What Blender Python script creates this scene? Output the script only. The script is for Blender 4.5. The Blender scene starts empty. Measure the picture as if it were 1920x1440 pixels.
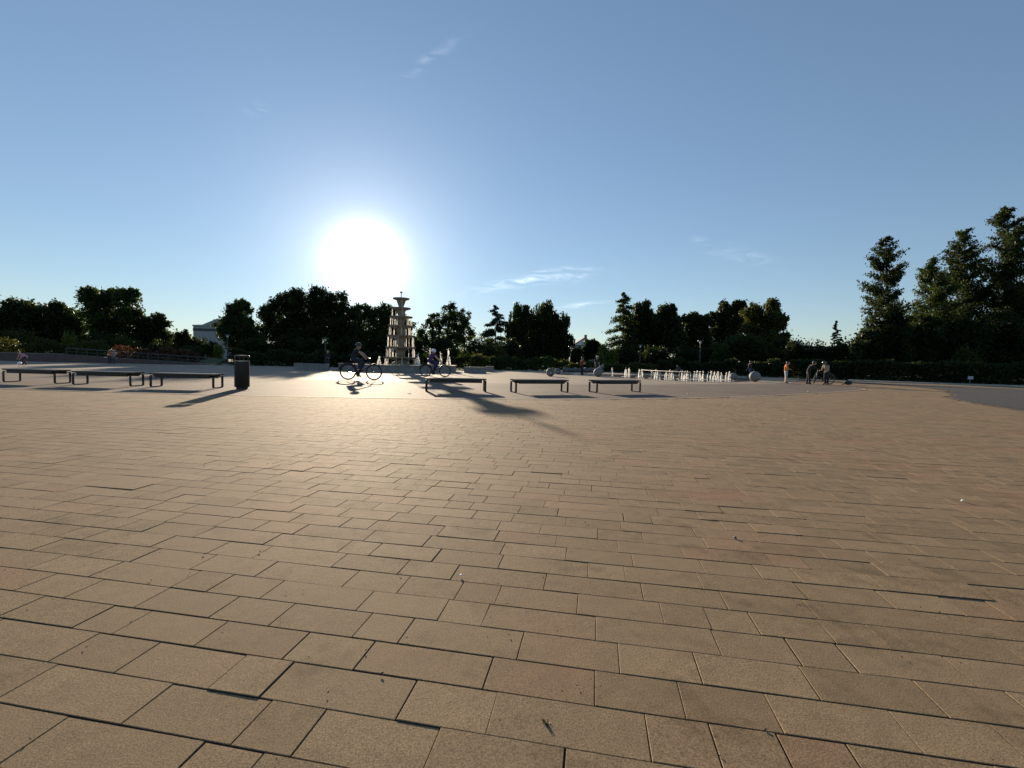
import bpy, bmesh, math, random
import numpy as np
from mathutils import Vector, Matrix, Euler

random.seed(7); RNG = np.random.default_rng(7)
S = bpy.context.scene
COL = S.collection
R_ = math.radians

# ------------------------------------------------------------------ camera
F_PX, CAM_H = 870.0, 1.10                 # focal length in 1920-wide pixels, eye height
ROLL, PITCH = R_(1.26), math.atan(43.9/870)
FW = np.array([0, math.cos(PITCH), -math.sin(PITCH)])
R0 = np.array([1., 0, 0]); U0 = np.cross(R0, FW)
CR = R0*math.cos(ROLL) + U0*math.sin(ROLL); CU = np.cross(CR, FW)
cam_d = bpy.data.cameras.new('camera'); cam = bpy.data.objects.new('camera', cam_d); COL.objects.link(cam)
cam_d.sensor_width = 36; cam_d.lens = F_PX/1920*36
cam_d.clip_start = 0.05; cam_d.clip_end = 4000
m = Matrix.Identity(4)
for i in range(3):
    m[i][0] = CR[i]; m[i][1] = CU[i]; m[i][2] = -FW[i]
m[2][3] = CAM_H
cam.matrix_world = m
S.camera = cam
S.render.resolution_x, S.render.resolution_y = 1024, 768

def ray(px, py): return FW + CR*((px-960)/F_PX) + CU*((720-py)/F_PX)
def gp(px, py):                            # surveyed point on the ground
    d = ray(px, py); t = CAM_H/-d[2]; return np.array([d[0]*t, d[1]*t])
def at(px, py, Y):                         # point at a given distance
    d = ray(px, py); t = Y/d[1]; return np.array([d[0]*t, Y, CAM_H + d[2]*t])

# ------------------------------------------------------------------ sky, sun, exposure
SUN_AZ, SUN_EL = R_(-17.7), R_(11.1)       # azimuth from +Y towards +X
SUN = np.array([math.sin(SUN_AZ)*math.cos(SUN_EL), math.cos(SUN_AZ)*math.cos(SUN_EL), math.sin(SUN_EL)])
W = bpy.data.worlds.new('World'); S.world = W; W.use_nodes = True
nt = W.node_tree; N = nt.nodes; L = nt.links; N.clear()
def wn(t, **k):
    n = N.new(t)
    for a, b in k.items(): setattr(n, a, b)
    return n
def wmath(op, a, b=None, c=None):
    n = wn('ShaderNodeMath', operation=op)
    for i, v in enumerate((a, b, c)):
        if v is None: continue
        if isinstance(v, (int, float)): n.inputs[i].default_value = v
        else: L.new(v, n.inputs[i])
    return n.outputs[0]
def wdot(v, vec):
    n = wn('ShaderNodeVectorMath', operation='DOT_PRODUCT'); L.new(v, n.inputs[0]); n.inputs[1].default_value = tuple(vec); return n.outputs['Value']
sky = wn('ShaderNodeTexSky', sky_type='NISHITA', sun_disc=False)
sky.sun_elevation = SUN_EL; sky.sun_rotation = SUN_AZ
sky.air_density = 1.0; sky.dust_density = 0.0; sky.ozone_density = 2.0; sky.altitude = 50
SKY_STRENGTH = 0.085
tc = wn('ShaderNodeTexCoord'); nrm = wn('ShaderNodeVectorMath', operation='NORMALIZE'); L.new(tc.outputs['Generated'], nrm.inputs[0]); D = nrm.outputs[0]
ang = wmath('ARCCOSINE', wmath('MINIMUM', wdot(D, SUN), 0.99999))
# circumsolar light scattered forward round the sun
core = wmath('MULTIPLY', wmath('POWER', 2.718, wmath('MULTIPLY', wmath('POWER', wmath('DIVIDE', ang, 0.047), 2.0), -1.0)), 18.0)
halo = wmath('MULTIPLY', wmath('POWER', 2.718, wmath('MULTIPLY', wmath('DIVIDE', ang, 0.085), -1.0)), 6.6)
wide = wmath('MULTIPLY', wmath('POWER', 2.718, wmath('MULTIPLY', wmath('DIVIDE', ang, 0.36), -1.0)), 0.6)
def tint(fac, col):
    n = wn('ShaderNodeVectorMath', operation='SCALE'); n.inputs[0].default_value = col; L.new(fac, n.inputs['Scale']); return n.outputs[0]
def vadd(a, b):
    n = wn('ShaderNodeVectorMath', operation='ADD'); L.new(a, n.inputs[0]); L.new(b, n.inputs[1]); return n.outputs[0]
skyc = wn('ShaderNodeVectorMath', operation='MULTIPLY'); L.new(sky.outputs[0], skyc.inputs[0]); skyc.inputs[1].default_value = (1.0, .96, .97)
gam = wn('ShaderNodeGamma'); L.new(skyc.outputs[0], gam.inputs[0]); gam.inputs[1].default_value = .7
sk2 = wn('ShaderNodeVectorMath', operation='MULTIPLY'); L.new(gam.outputs[0], sk2.inputs[0]); sk2.inputs[1].default_value = (.98, 1.13, 1.29)
tot = vadd(vadd(sk2.outputs[0], tint(core, (1, .95, .86))), vadd(tint(halo, (1, .93, .85)), tint(wide, (.78, .9, 1.1))))
# thin cirrus wisps
stv = wn('ShaderNodeMapping'); L.new(D, stv.inputs[0]); stv.inputs['Rotation'].default_value = (0, R_(14), 0); stv.inputs['Scale'].default_value = (1, 1, 4.2)
no_ = wn('ShaderNodeTexNoise'); L.new(stv.outputs[0], no_.inputs['Vector']); no_.inputs['Scale'].default_value = 17; no_.inputs['Detail'].default_value = 5; no_.inputs['Distortion'].default_value = .9
NV = wmath('MAXIMUM', wmath('MULTIPLY', wmath('SUBTRACT', no_.outputs[0], .42), 4.0), 0.0)
w2_ = wn('ShaderNodeTexNoise'); L.new(D, w2_.inputs['Vector']); w2_.inputs['Scale'].default_value = 14; w2_.inputs['Detail'].default_value = 1
W2 = wmath('SUBTRACT', w2_.outputs[0], .5)
def wisp(px, py, px2, py2, half, gain, seed, sc):
    a, b = ray(px, py), ray(px2, py2); a /= np.linalg.norm(a); b /= np.linalg.norm(b)
    c = (a+b); c /= np.linalg.norm(c); e1 = b-a; ln = np.linalg.norm(e1); e1 /= ln
    e2 = np.cross(c, e1); e2 /= np.linalg.norm(e2)
    x, y, fz = wdot(D, e1), wdot(D, e2), wdot(D, c)
    nv = NV
    yy = wmath('ADD', y, wmath('MULTIPLY', W2, half*2.2))
    q = wmath('ADD', wmath('POWER', wmath('ABSOLUTE', wmath('DIVIDE', x, ln*.42)), 2.0), wmath('POWER', wmath('ABSOLUTE', wmath('DIVIDE', yy, half)), 2.0))
    g = wmath('POWER', 2.718, wmath('MULTIPLY', q, -1.0))
    return wmath('MULTIPLY', wmath('MULTIPLY', wmath('MULTIPLY', g, nv), gain), wmath('GREATER_THAN', fz, 0.3))
for a in [(755, 150, 865, 70, .008, 1.0, 1.0, 22), (900, 541, 1110, 508, .011, 3.0, 3.0, 16), (1040, 577, 1145, 563, .0045, 2.2, 5.0, 20),
          (1300, 446, 1340, 468, .009, 1.0, 7.0, 26), (1340, 465, 1460, 505, .014, .7, 9.0, 18), (450, 215, 510, 192, .008, .5, 11.0, 20)]:
    tot = vadd(tot, tint(wisp(*a), (1, .97, .92)))
bg = wn('ShaderNodeBackground'); L.new(tot, bg.inputs[0]); bg.inputs[1].default_value = SKY_STRENGTH
out = wn('ShaderNodeOutputWorld'); L.new(bg.outputs[0], out.inputs[0])

sd = bpy.data.lights.new('sun', 'SUN'); so = bpy.data.objects.new('sun', sd); COL.objects.link(so)
sd.energy = 5.0; sd.angle = R_(0.53); sd.color = (1, .82, .60)
so.rotation_euler = Vector(tuple(SUN)).to_track_quat('Z', 'Y').to_euler()
V = S.view_settings
S.display_settings.display_device = 'sRGB'
V.view_transform = 'Standard'; V.look = 'None'; V.exposure = 0.98; V.gamma = 1; V.use_curve_mapping = False
S.render.engine = 'CYCLES'

# ------------------------------------------------------------------ materials
MATS = {}
def mat(name, col, rough=.8, var=.25, scale=4., bump=0., bscale=40., metal=0., spec=.5, transl=None, tfac=.4, detail=6, col2=None, sheen=0):
    if name in MATS: return MATS[name]
    M = bpy.data.materials.new(name); M.use_nodes = True; t = M.node_tree; n = t.nodes; l = t.links
    p = n['Principled BSDF']; o = n['Material Output']
    p.inputs['Roughness'].default_value = rough; p.inputs['Metallic'].default_value = metal
    p.inputs['Specular IOR Level'].default_value = spec
    tcx = n.new('ShaderNodeTexCoord'); no = n.new('ShaderNodeTexNoise'); no.inputs['Scale'].default_value = scale; no.inputs['Detail'].default_value = detail
    l.new(tcx.outputs['Object'], no.inputs['Vector'])
    cr = n.new('ShaderNodeValToRGB'); e = cr.color_ramp.elements
    c2 = col2 or tuple(min(1, c*(1+var)) for c in col); c1 = tuple(c*(1-var) for c in col)
    e[0].position = .3; e[1].position = .7; e[0].color = (*c1, 1); e[1].color = (*c2, 1)
    l.new(no.outputs[0], cr.inputs[0]); l.new(cr.outputs[0], p.inputs['Base Color'])
    if bump:
        n2 = n.new('ShaderNodeTexNoise'); n2.inputs['Scale'].default_value = bscale; n2.inputs['Detail'].default_value = 4; l.new(tcx.outputs['Object'], n2.inputs['Vector'])
        b = n.new('ShaderNodeBump'); b.inputs['Strength'].default_value = bump; b.inputs['Distance'].default_value = .02; l.new(n2.outputs[0], b.inputs['Height']); l.new(b.outputs[0], p.inputs['Normal'])
    if transl:
        tr = n.new('ShaderNodeBsdfTranslucent'); mx = n.new('ShaderNodeMixShader'); mx.inputs[0].default_value = tfac
        tr.inputs[0].default_value = (*transl, 1)
        l.new(p.outputs[0], mx.inputs[1]); l.new(tr.outputs[0], mx.inputs[2]); l.new(mx.outputs[0], o.inputs[0])
    MATS[name] = M
    return M
def leafmat(name, col, tr, tf=.24): return mat(name, col, .55, .45, .35, transl=tr, tfac=tf, spec=.1, detail=3)
LEAF = leafmat('leaf_mid', (.026, .043, .013), (.11, .15, .028))
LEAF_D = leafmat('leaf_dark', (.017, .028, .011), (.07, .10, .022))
LEAF_O = leafmat('leaf_olive', (.036, .045, .013), (.15, .16, .03))
LEAF_Y = leafmat('leaf_yellow', (.09, .12, .025), (.28, .30, .05))
LEAF_R = leafmat('leaf_red', (.075, .038, .022), (.17, .07, .03))
NEEDLE = leafmat('needle', (.022, .04, .022), (.04, .06, .02), .15)
BARK = mat('bark', (.07, .055, .04), .95, .4, 6, .6, 30)
CONC = mat('concrete', (.21, .205, .20), .85, .18, 3, .25, 60)
CONC_L = mat('pale_stone', (.25, .20, .145), .8, .2, 2.5, .2, 40)
STONE = mat('grey_granite', (.17, .165, .16), .7, .2, 30, .15, 80)
STEEL = mat('dark_steel', (.022, .018, .018), .4, .2, 8, metal=.3)
STEEL_L = mat('brushed_steel', (.55, .55, .56), .25, .1, 8, metal=1)
WOOD_D = mat('dark_wood', (.04, .027, .022), .45, .35, 12, .15, 50)
BLACKP = mat('black_paint', (.010, .009, .0085), .5, .2, 6)
RUBBER = mat('rubber', (.018, .018, .018), .8, .2, 20)
WATER_W = mat('white_water', (.85, .86, .88), .2, .05, 8, transl=(1, .99, .96), tfac=.82)
GREYP = mat('lamp_grey', (.085, .09, .092), .5, .1, 5, metal=.3)
WHITEP = mat('white_paint', (.78, .78, .76), .6, .06, 3)

# ------------------------------------------------------------------ mesh helpers
def np_mesh(name, Vv, Fq, smooth=False):
    me = bpy.data.meshes.new(name); nv, nf, k = len(Vv), len(Fq), Fq.shape[1]
    me.vertices.add(nv); me.vertices.foreach_set('co', np.ascontiguousarray(Vv, np.float32).ravel())
    me.loops.add(nf*k); me.loops.foreach_set('vertex_index', np.ascontiguousarray(Fq, np.int32).ravel())
    me.polygons.add(nf); me.polygons.foreach_set('loop_start', np.arange(nf, dtype=np.int32)*k)
    try: me.polygons.foreach_set('loop_total', np.full(nf, k, np.int32))
    except Exception: pass
    me.update(calc_edges=True); me.validate()
    me.polygons.foreach_set('use_smooth', np.full(nf, smooth, bool))
    return me
class MB:
    def __init__(s): s.v = []; s.f = []
    def add(s, vs, fs):
        o = len(s.v); s.v += [tuple(map(float, q)) for q in vs]; s.f += [tuple(i+o for i in q) for q in fs]; return s
    def box(s, c, d, rz=0, rx=0, ry=0):
        M = Euler((rx, ry, rz)).to_matrix(); h = [x/2 for x in d]
        vs = [M @ Vector((x*h[0], y*h[1], z*h[2])) + Vector(c) for x in (-1, 1) for y in (-1, 1) for z in (-1, 1)]
        return s.add(vs, [(0, 1, 3, 2), (4, 6, 7, 5), (0, 4, 5, 1), (2, 3, 7, 6), (0, 2, 6, 4), (1, 5, 7, 3)])
    def tube(s, pts, rad, n=8, closed=False, flat=None):
        pts = [Vector(tuple(p)) for p in pts]; k = len(pts)
        rad = [rad]*k if isinstance(rad, (int, float)) else list(rad)
        vs = []; up = None
        for i, p in enumerate(pts):
            a = pts[i-1] if (i or closed) else p; b = pts[(i+1) % k] if (i < k-1 or closed) else p
            t = (b-a)
            t = t.normalized() if t.length > 1e-9 else Vector((0, 0, 1))
            if up is None: up = Vector((0, 0, 1)) if abs(t.z) < .9 else Vector((1, 0, 0))
            x = t.cross(up)
            if x.length < 1e-6: x = t.cross(Vector((0, 1, 0)))
            x.normalize(); y = x.cross(t).normalized(); up = y
            fx, fy = flat if flat else (1, 1)
            for j in range(n):
                an = 2*math.pi*j/n; vs.append(p + (x*math.cos(an)*fx + y*math.sin(an)*fy)*rad[i])
        fs = []
        for i in range(k if closed else k-1):
            for j in range(n):
                a = i*n+j; b = i*n+(j+1) % n; i2 = (i+1) % k; fs.append((a, b, i2*n+(j+1) % n, i2*n+j))
        if not closed: fs += [tuple(range(n))[::-1], tuple((k-1)*n+j for j in range(n))]
        return s.add(vs, fs)
    def lathe(s, prof, c=(0, 0, 0), n=32, ang0=0.):
        vs = []; k = len(prof)
        for r, z in prof:
            for j in range(n):
                an = ang0+2*math.pi*j/n; vs.append((c[0]+r*math.cos(an), c[1]+r*math.sin(an), c[2]+z))
        fs = [(i*n+j, i*n+(j+1) % n, (i+1)*n+(j+1) % n, (i+1)*n+j) for i in range(k-1) for j in range(n)]
        return s.add(vs, fs)
    def ball(s, c, r, n=12, k=8, sc=(1, 1, 1)):
        vs = [(c[0], c[1], c[2]-r*sc[2])]
        for i in range(1, k):
            t = math.pi*i/k
            for j in range(n):
                a = 2*math.pi*j/n; vs.append((c[0]+r*sc[0]*math.sin(t)*math.cos(a), c[1]+r*sc[1]*math.sin(t)*math.sin(a), c[2]-r*sc[2]*math.cos(t)))
        vs.append((c[0], c[1], c[2]+r*sc[2])); e = len(vs)-1
        fs = [(0, 1+(j+1) % n, 1+j) for j in range(n)] + [(e, 1+(k-2)*n+j, 1+(k-2)*n+(j+1) % n) for j in range(n)]
        fs += [(1+i*n+j, 1+i*n+(j+1) % n, 1+(i+1)*n+(j+1) % n, 1+(i+1)*n+j) for i in range(k-2) for j in range(n)]
        return s.add(vs, fs)
    def mesh(s, name, smooth=True):
        me = bpy.data.meshes.new(name); me.from_pydata(s.v, [], s.f); me.update()
        if smooth:
            me.polygons.foreach_set('use_smooth', [True]*len(me.polygons)); me.set_sharp_from_angle(angle=R_(40))
        return me
    def build(s, name, mt, parent=None, smooth=True):
        bm = bmesh.new(); me = s.mesh(name, False); bm.from_mesh(me); bmesh.ops.recalc_face_normals(bm, faces=bm.faces); bm.to_mesh(me); bm.free()
        if smooth:
            me.polygons.foreach_set('use_smooth', [True]*len(me.polygons)); me.set_sharp_from_angle(angle=R_(40))
        return link(name, me, mt, parent)
def link(name, me, mt=None, parent=None):
    o = bpy.data.objects.new(name, me); COL.objects.link(o)
    if mt is not None and me is not None and not me.materials: me.materials.append(mt)
    if parent is not None: o.parent = parent
    return o
def empty(name, loc=(0, 0, 0), rz=0, scale=1.):
    o = bpy.data.objects.new(name, None); COL.objects.link(o); o.location = loc; o.rotation_euler = (0, 0, rz); o.scale = (scale,)*3; o.empty_display_size = .1
    return o
def tag(o, label=None, cat=None, group=None, kind=None):
    if label: o['label'] = label
    if cat: o['category'] = cat
    if group: o['group'] = group
    if kind: o['kind'] = kind
    return o
def copy_tree(o, parent=None):
    c = o.copy(); COL.objects.link(c); c.parent = parent
    for ch in list(o.children): copy_tree(ch, c)
    return c
from mathutils.geometry import delaunay_2d_cdt
def sheet(name, poly, z, mt, kind='structure'):
    vs = [Vector((float(p[0]), float(p[1]))) for p in poly]; n = len(vs)
    r = delaunay_2d_cdt(vs, [(i, (i+1) % n) for i in range(n)], [], 1, 1e-5)
    me = bpy.data.meshes.new(name); fs = []
    for f in r[2]:
        a, b, c = (r[0][i] for i in f[:3]); fs.append(tuple(f) if (b-a).cross(c-a) > 0 else tuple(f)[::-1])
    me.from_pydata([(v.x, v.y, z) for v in r[0]], [], fs); me.update()
    return tag(link(name, me, mt), kind=kind)
def smooth_curve(pts, n=10):
    pts = [np.array(p, float) for p in pts]; P = [2*pts[0]-pts[1]] + pts + [2*pts[-1]-pts[-2]]; out_ = []
    for i in range(1, len(P)-2):
        for t in np.linspace(0, 1, n, endpoint=False):
            a, b, c, d = P[i-1:i+3]
            out_.append(.5*((2*b)+(-a+c)*t+(2*a-5*b+4*c-d)*t*t+(-a+3*b-3*c+d)*t**3))
    out_.append(pts[-1]); return out_

# ------------------------------------------------------------------ ground materials
def paving_mat(name, c1, c2, rot, bw, bh, rough=.6, mortar=(.09, .075, .06), strength=.5):
    M = bpy.data.materials.new(name); M.use_nodes = True; t = M.node_tree; n = t.nodes; l = t.links; p = n['Principled BSDF']
    g = n.new('ShaderNodeTexCoord'); mp = n.new('ShaderNodeMapping'); mp.inputs['Rotation'].default_value = (0, 0, rot); l.new(g.outputs['Object'], mp.inputs[0])
    br = n.new('ShaderNodeTexBrick'); l.new(mp.outputs[0], br.inputs['Vector']); br.inputs['Scale'].default_value = 1
    br.inputs['Brick Width'].default_value = bw; br.inputs['Row Height'].default_value = bh; br.inputs['Mortar Size'].default_value = .006
    br.inputs['Color1'].default_value = (*c1, 1); br.inputs['Color2'].default_value = (*c2, 1); br.inputs['Mortar'].default_value = (*mortar, 1)
    no = n.new('ShaderNodeTexNoise'); no.inputs['Scale'].default_value = .45; no.inputs['Detail'].default_value = 9; no.inputs['Roughness'].default_value = .65; l.new(g.outputs['Object'], no.inputs['Vector'])
    cr = n.new('ShaderNodeValToRGB'); cr.color_ramp.elements[0].position = .3; cr.color_ramp.elements[1].position = .7
    cr.color_ramp.elements[0].color = (.72, .72, .74, 1); cr.color_ramp.elements[1].color = (1.15, 1.12, 1.06, 1); l.new(no.outputs[0], cr.inputs[0])
    mx = n.new('ShaderNodeMix'); mx.data_type = 'RGBA'; mx.blend_type = 'MULTIPLY'; mx.inputs[0].default_value = 1; l.new(br.outputs[0], mx.inputs[6]); l.new(cr.outputs[0], mx.inputs[7])
    l.new(mx.outputs[2], p.inputs['Base Color']); p.inputs['Roughness'].default_value = rough; p.inputs['Specular IOR Level'].default_value = .12
    n2 = n.new('ShaderNodeTexNoise'); n2.inputs['Scale'].default_value = 25; n2.inputs['Detail'].default_value = 5; l.new(g.outputs['Object'], n2.inputs['Vector'])
    b = n.new('ShaderNodeBump'); b.inputs['Strength'].default_value = strength; b.inputs['Distance'].default_value = .006; l.new(n2.outputs[0], b.inputs['Height']); l.new(b.outputs[0], p.inputs['Normal'])
    return M
PROT = R_(10.0)
RINGM = paving_mat('grey_brown_paving', (.158, .122, .10), (.197, .156, .13), PROT, .2, .1, .85)
LIGHTM = paving_mat('light_paving', (.30, .245, .19), (.35, .29, .23), PROT, .3, .2, .82)
BORDM = paving_mat('border_paving', (.36, .29, .22), (.42, .34, .26), PROT, .25, .25, .8)
SAND = mat('joint_sand', (.085, .06, .04), .95, .35, 30, .4, 200)
ASPH = mat('asphalt', (.034, .032, .031), .85, .3, 25, .5, 120)
GRASSM = mat('grass_ground', (.05, .075, .022), .9, .45, 1.5, .6, 30, spec=.2)
KERBM = mat('kerb_concrete', (.38, .36, .32), .8, .15, 3, .2, 40)
WET = mat('wet_paving', (.16, .15, .14), .12, .25, 1.2, .12, 18)

def paver_mat():
    M = bpy.data.materials.new('beige_paver'); M.use_nodes = True; t = M.node_tree; n = t.nodes; l = t.links; p = n['Principled BSDF']
    g = n.new('ShaderNodeNewGeometry'); oi = n.new('ShaderNodeObjectInfo'); sep = n.new('ShaderNodeSeparateColor'); l.new(oi.outputs['Color'], sep.inputs[0])
    a1 = n.new('ShaderNodeAttribute'); a1.attribute_name = 'tone'; a2 = n.new('ShaderNodeAttribute'); a2.attribute_name = 'redness'
    def mth(op, a, b):
        q = n.new('ShaderNodeMath'); q.operation = op
        for i, v in enumerate((a, b)):
            if isinstance(v, (int, float)): q.inputs[i].default_value = v
            else: l.new(v, q.inputs[i])
        return q.outputs[0]
    tone = mth('ADD', a1.outputs['Fac'], sep.outputs[0]); red = mth('ADD', a2.outputs['Fac'], sep.outputs[1])
    big = n.new('ShaderNodeTexNoise'); big.inputs['Scale'].default_value = .8; big.inputs['Detail'].default_value = 6; l.new(g.outputs['Position'], big.inputs['Vector'])
    mid = n.new('ShaderNodeTexNoise'); mid.inputs['Scale'].default_value = 9; mid.inputs['Detail'].default_value = 8; mid.inputs['Roughness'].default_value = .7; l.new(g.outputs['Position'], mid.inputs['Vector'])
    fin = n.new('ShaderNodeTexNoise'); fin.inputs['Scale'].default_value = 190; fin.inputs['Detail'].default_value = 2; fin.inputs['Roughness'].default_value = .8; l.new(g.outputs['Position'], fin.inputs['Vector'])
    redm = mth('MAXIMUM', mth('MINIMUM', mth('MULTIPLY', mth('ADD', red, mth('MULTIPLY', mth('SUBTRACT', big.outputs[0], .52), 3.4)), 1.0), 1.0), 0.0)
    c = n.new('ShaderNodeMix'); c.data_type = 'RGBA'; c.inputs[6].default_value = (.252, .178, .103, 1); c.inputs[7].default_value = (.288, .17, .10, 1); l.new(redm, c.inputs[0])
    k = mth('ADD', mth('ADD', mth('MULTIPLY', tone, .24), .50), mth('MULTIPLY', mid.outputs[0], .72))
    k = mth('MULTIPLY', k, mth('MAXIMUM', .3, mth('SUBTRACT', mth('MULTIPLY', fin.outputs[0], 2.6), .3)))
    # dirt collecting in stains
    st = n.new('ShaderNodeTexNoise'); st.inputs['Scale'].default_value = 2.3; st.inputs['Detail'].default_value = 10; st.inputs['Roughness'].default_value = .75; l.new(g.outputs['Position'], st.inputs['Vector'])
    stf = n.new('ShaderNodeMapRange'); stf.inputs[1].default_value = .53; stf.inputs[2].default_value = .68; stf.inputs[3].default_value = 1; stf.inputs[4].default_value = .62; l.new(st.outputs[0], stf.inputs[0])
    k = mth('MULTIPLY', k, stf.outputs[0])
    sc = n.new('ShaderNodeVectorMath'); sc.operation = 'SCALE'; l.new(c.outputs[2], sc.inputs[0]); l.new(k, sc.inputs['Scale'])
    l.new(sc.outputs[0], p.inputs['Base Color'])
    rr = n.new('ShaderNodeMapRange'); rr.inputs[3].default_value = .76; rr.inputs[4].default_value = .98; l.new(mid.outputs[0], rr.inputs[0]); l.new(rr.outputs[0], p.inputs['Roughness']); p.inputs['Specular IOR Level'].default_value = .12
    gr = n.new('ShaderNodeTexNoise'); gr.inputs['Scale'].default_value = 420; gr.inputs['Detail'].default_value = 4; l.new(g.outputs['Position'], gr.inputs['Vector'])
    b = n.new('ShaderNodeBump'); b.inputs['Strength'].default_value = .4; b.inputs['Distance'].default_value = .0016; l.new(gr.outputs[0], b.inputs['Height'])
    b2 = n.new('ShaderNodeBump'); b2.inputs['Strength'].default_value = .25; b2.inputs['Distance'].default_value = .006; l.new(mid.outputs[0], b2.inputs['Height']); l.new(b.outputs[0], b2.inputs['Normal'])
    l.new(b2.outputs[0], p.inputs['Normal'])
    return M
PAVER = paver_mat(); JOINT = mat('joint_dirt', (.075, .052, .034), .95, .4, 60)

# ------------------------------------------------------------------ ground and paving
sheet('grass_ground', [(-1500, -400), (1500, -400), (1500, 2500), (-1500, 2500)], -.06, GRASSM)
far_edge = [gp(x, y) for x, y in [(-260, 670), (0, 676), (120, 679), (300, 683), (430, 685), (560, 687.5), (700, 690), (930, 694), (1060, 696), (1160, 698.5), (1300, 702), (1400, 705.5), (1480, 709), (1600, 714), (1760, 719.5), (1920, 724), (2200, 735)]]
plaza = far_edge + [np.array([40., -12]), np.array([-40., -12])]
sheet('plaza_bed', plaza, -.0065, SAND)
outer = smooth_curve([(-60, 15.5), (-30, 13.9), (-14.5, 12.95), (-10.5, 12.7), (-6.7, 12.55), (-.9, 13.0), (4, 14.4), (8.6, 16.8), (13, 19.8), (16.8, 22.8), (18.6, 24.6), (19.6, 27.2)], 8)
inner = smooth_curve([(-60, 24.5), (-30, 22.9), (-15, 21.9), (-7, 21.5), (0, 22), (5.1, 23.4), (10, 25.8), (15, 28.6), (18.2, 30.2)], 8)
rest = [p for p in far_edge]
edge_r = [gp(1600, 714.5), gp(1560, 713), gp(1480, 709.2)]
sheet('light_paving', [tuple(p) for p in inner] + [tuple(gp(1500, 710)), tuple(gp(1400, 705.6))] + [tuple(p) for p in far_edge[:12][::-1]] + [(-70, 40)], -.002, LIGHTM)
sheet('grey_paving', [tuple(p) for p in outer] + [tuple(p) for p in inner[::-1]], .002, RINGM)
# narrow paler border course along the outer curve
oc = outer; strip = []
nrm2 = []
for i in range(len(oc)):
    t = oc[min(i+1, len(oc)-1)]-oc[max(i-1, 0)]; t /= np.linalg.norm(t); nrm2.append(np.array([t[1], -t[0]]))
sheet('border_paving', [tuple(p) for p in oc] + [tuple(p+q*.17) for p, q in list(zip(oc, nrm2))[::-1]], .0065, BORDM)
asph = smooth_curve([gp(1585, 716.5), gp(1660, 721.5), gp(1740, 727.5), gp(1782, 733), gp(1795, 740), gp(1790, 746), gp(1815, 752), gp(1860, 760), gp(1920, 769), gp(2060, 795)], 6)
asph_far = [gp(2300, 744), gp(1920, 730), gp(1760, 723), gp(1650, 718.6), gp(1600, 716)]
sheet('asphalt_path', [tuple(p) for p in asph] + [tuple(p) for p in asph_far], .006, ASPH)
kerb = MB()
kp = [gp(1590, 714.2), gp(1760, 720.3), gp(1920, 725.5), gp(2300, 738)]
kpts = [Vector((p[0], p[1], .05)) for p in kp]
for a, b in zip(kpts[:-1], kpts[1:]):
    d = b-a; kerb.box((a+b)/2+Vector((0, 0, 0)), (d.length, .9, .1), rz=math.atan2(d.y, d.x))
tag(kerb.build('kerb', KERBM, smooth=False), kind='structure')
sheet('path', [tuple(gp(384, 683.5)), tuple(gp(430, 684.3)), tuple(gp(425, 674)), tuple(gp(414, 671.5)), tuple(gp(404, 672))], -.03, LIGHTM)

# ---- pavers: rows across the view, each one its own block
paving = empty('paver_field'); tag(paving, kind='structure')
RU = np.array([math.cos(PROT), -math.sin(PROT)]); RN = np.array([math.sin(PROT), math.cos(PROT)])
OC = np.array(oc); AS = np.array(asph)
def ylim(x): return np.interp(x, OC[:, 0], OC[:, 1])
ROW = .18; LENS = [.19, .28, .37, .37, .47]
ASPOLY = np.array([tuple(p) for p in asph] + [tuple(p) for p in asph_far])
def inside(q, poly):
    x, y = q; x1, y1 = poly[:, 0], poly[:, 1]; x2, y2 = np.roll(x1, -1), np.roll(y1, -1)
    m_ = (y1 > y) != (y2 > y); xi = x1 + (y-y1)/np.where(y2 == y1, 1e-9, y2-y1)*(x2-x1); return (np.sum(m_ & (x < xi)) % 2) == 1
def make_rows():
    out_ = []
    for r in range(0, 238):
        w = .2 + r*ROW
        s = -46 + RNG.uniform(0, .5); gap_row = RNG.uniform(.0022, .0048) + (.005 if RNG.random() < .08 else 0)
        while s < 44:
            ln = LENS[RNG.integers(0, 5)]
            c = RU*(s+ln/2) + RN*(w+ROW/2)
            s0 = s; s += ln
            if c[1] < .35 or abs(c[0]) > 1.32*c[1] + 1.2 or c[1] > 36: continue
            cs = [RU*(s0+a) + RN*(w+b) for a in (0, ln) for b in (0, ROW)]
            ok = True
            for q in cs:
                if q[0] < 19.6 and q[1] > ylim(q[0]) - .02: ok = False; break
            if not ok: continue
            if c[0] > 8 and c[1] > 8 and any(inside(q, ASPOLY) for q in cs): continue
            out_.append((c[0], c[1], ln, gap_row))
    return out_
plist = make_rows()
P = np.array(plist)
K = len(P)
P[:, 3] = np.clip(P[:, 3] + RNG.normal(0, .0011, K), .0006, .012)
zoff = RNG.normal(0, .0008, K); zoff[RNG.random(K) < .05] += .0018; zoff *= np.clip(4.5/P[:, 1], .3, 1)
tx, ty = RNG.normal(0, .0026, K), RNG.normal(0, .002, K)
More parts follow.
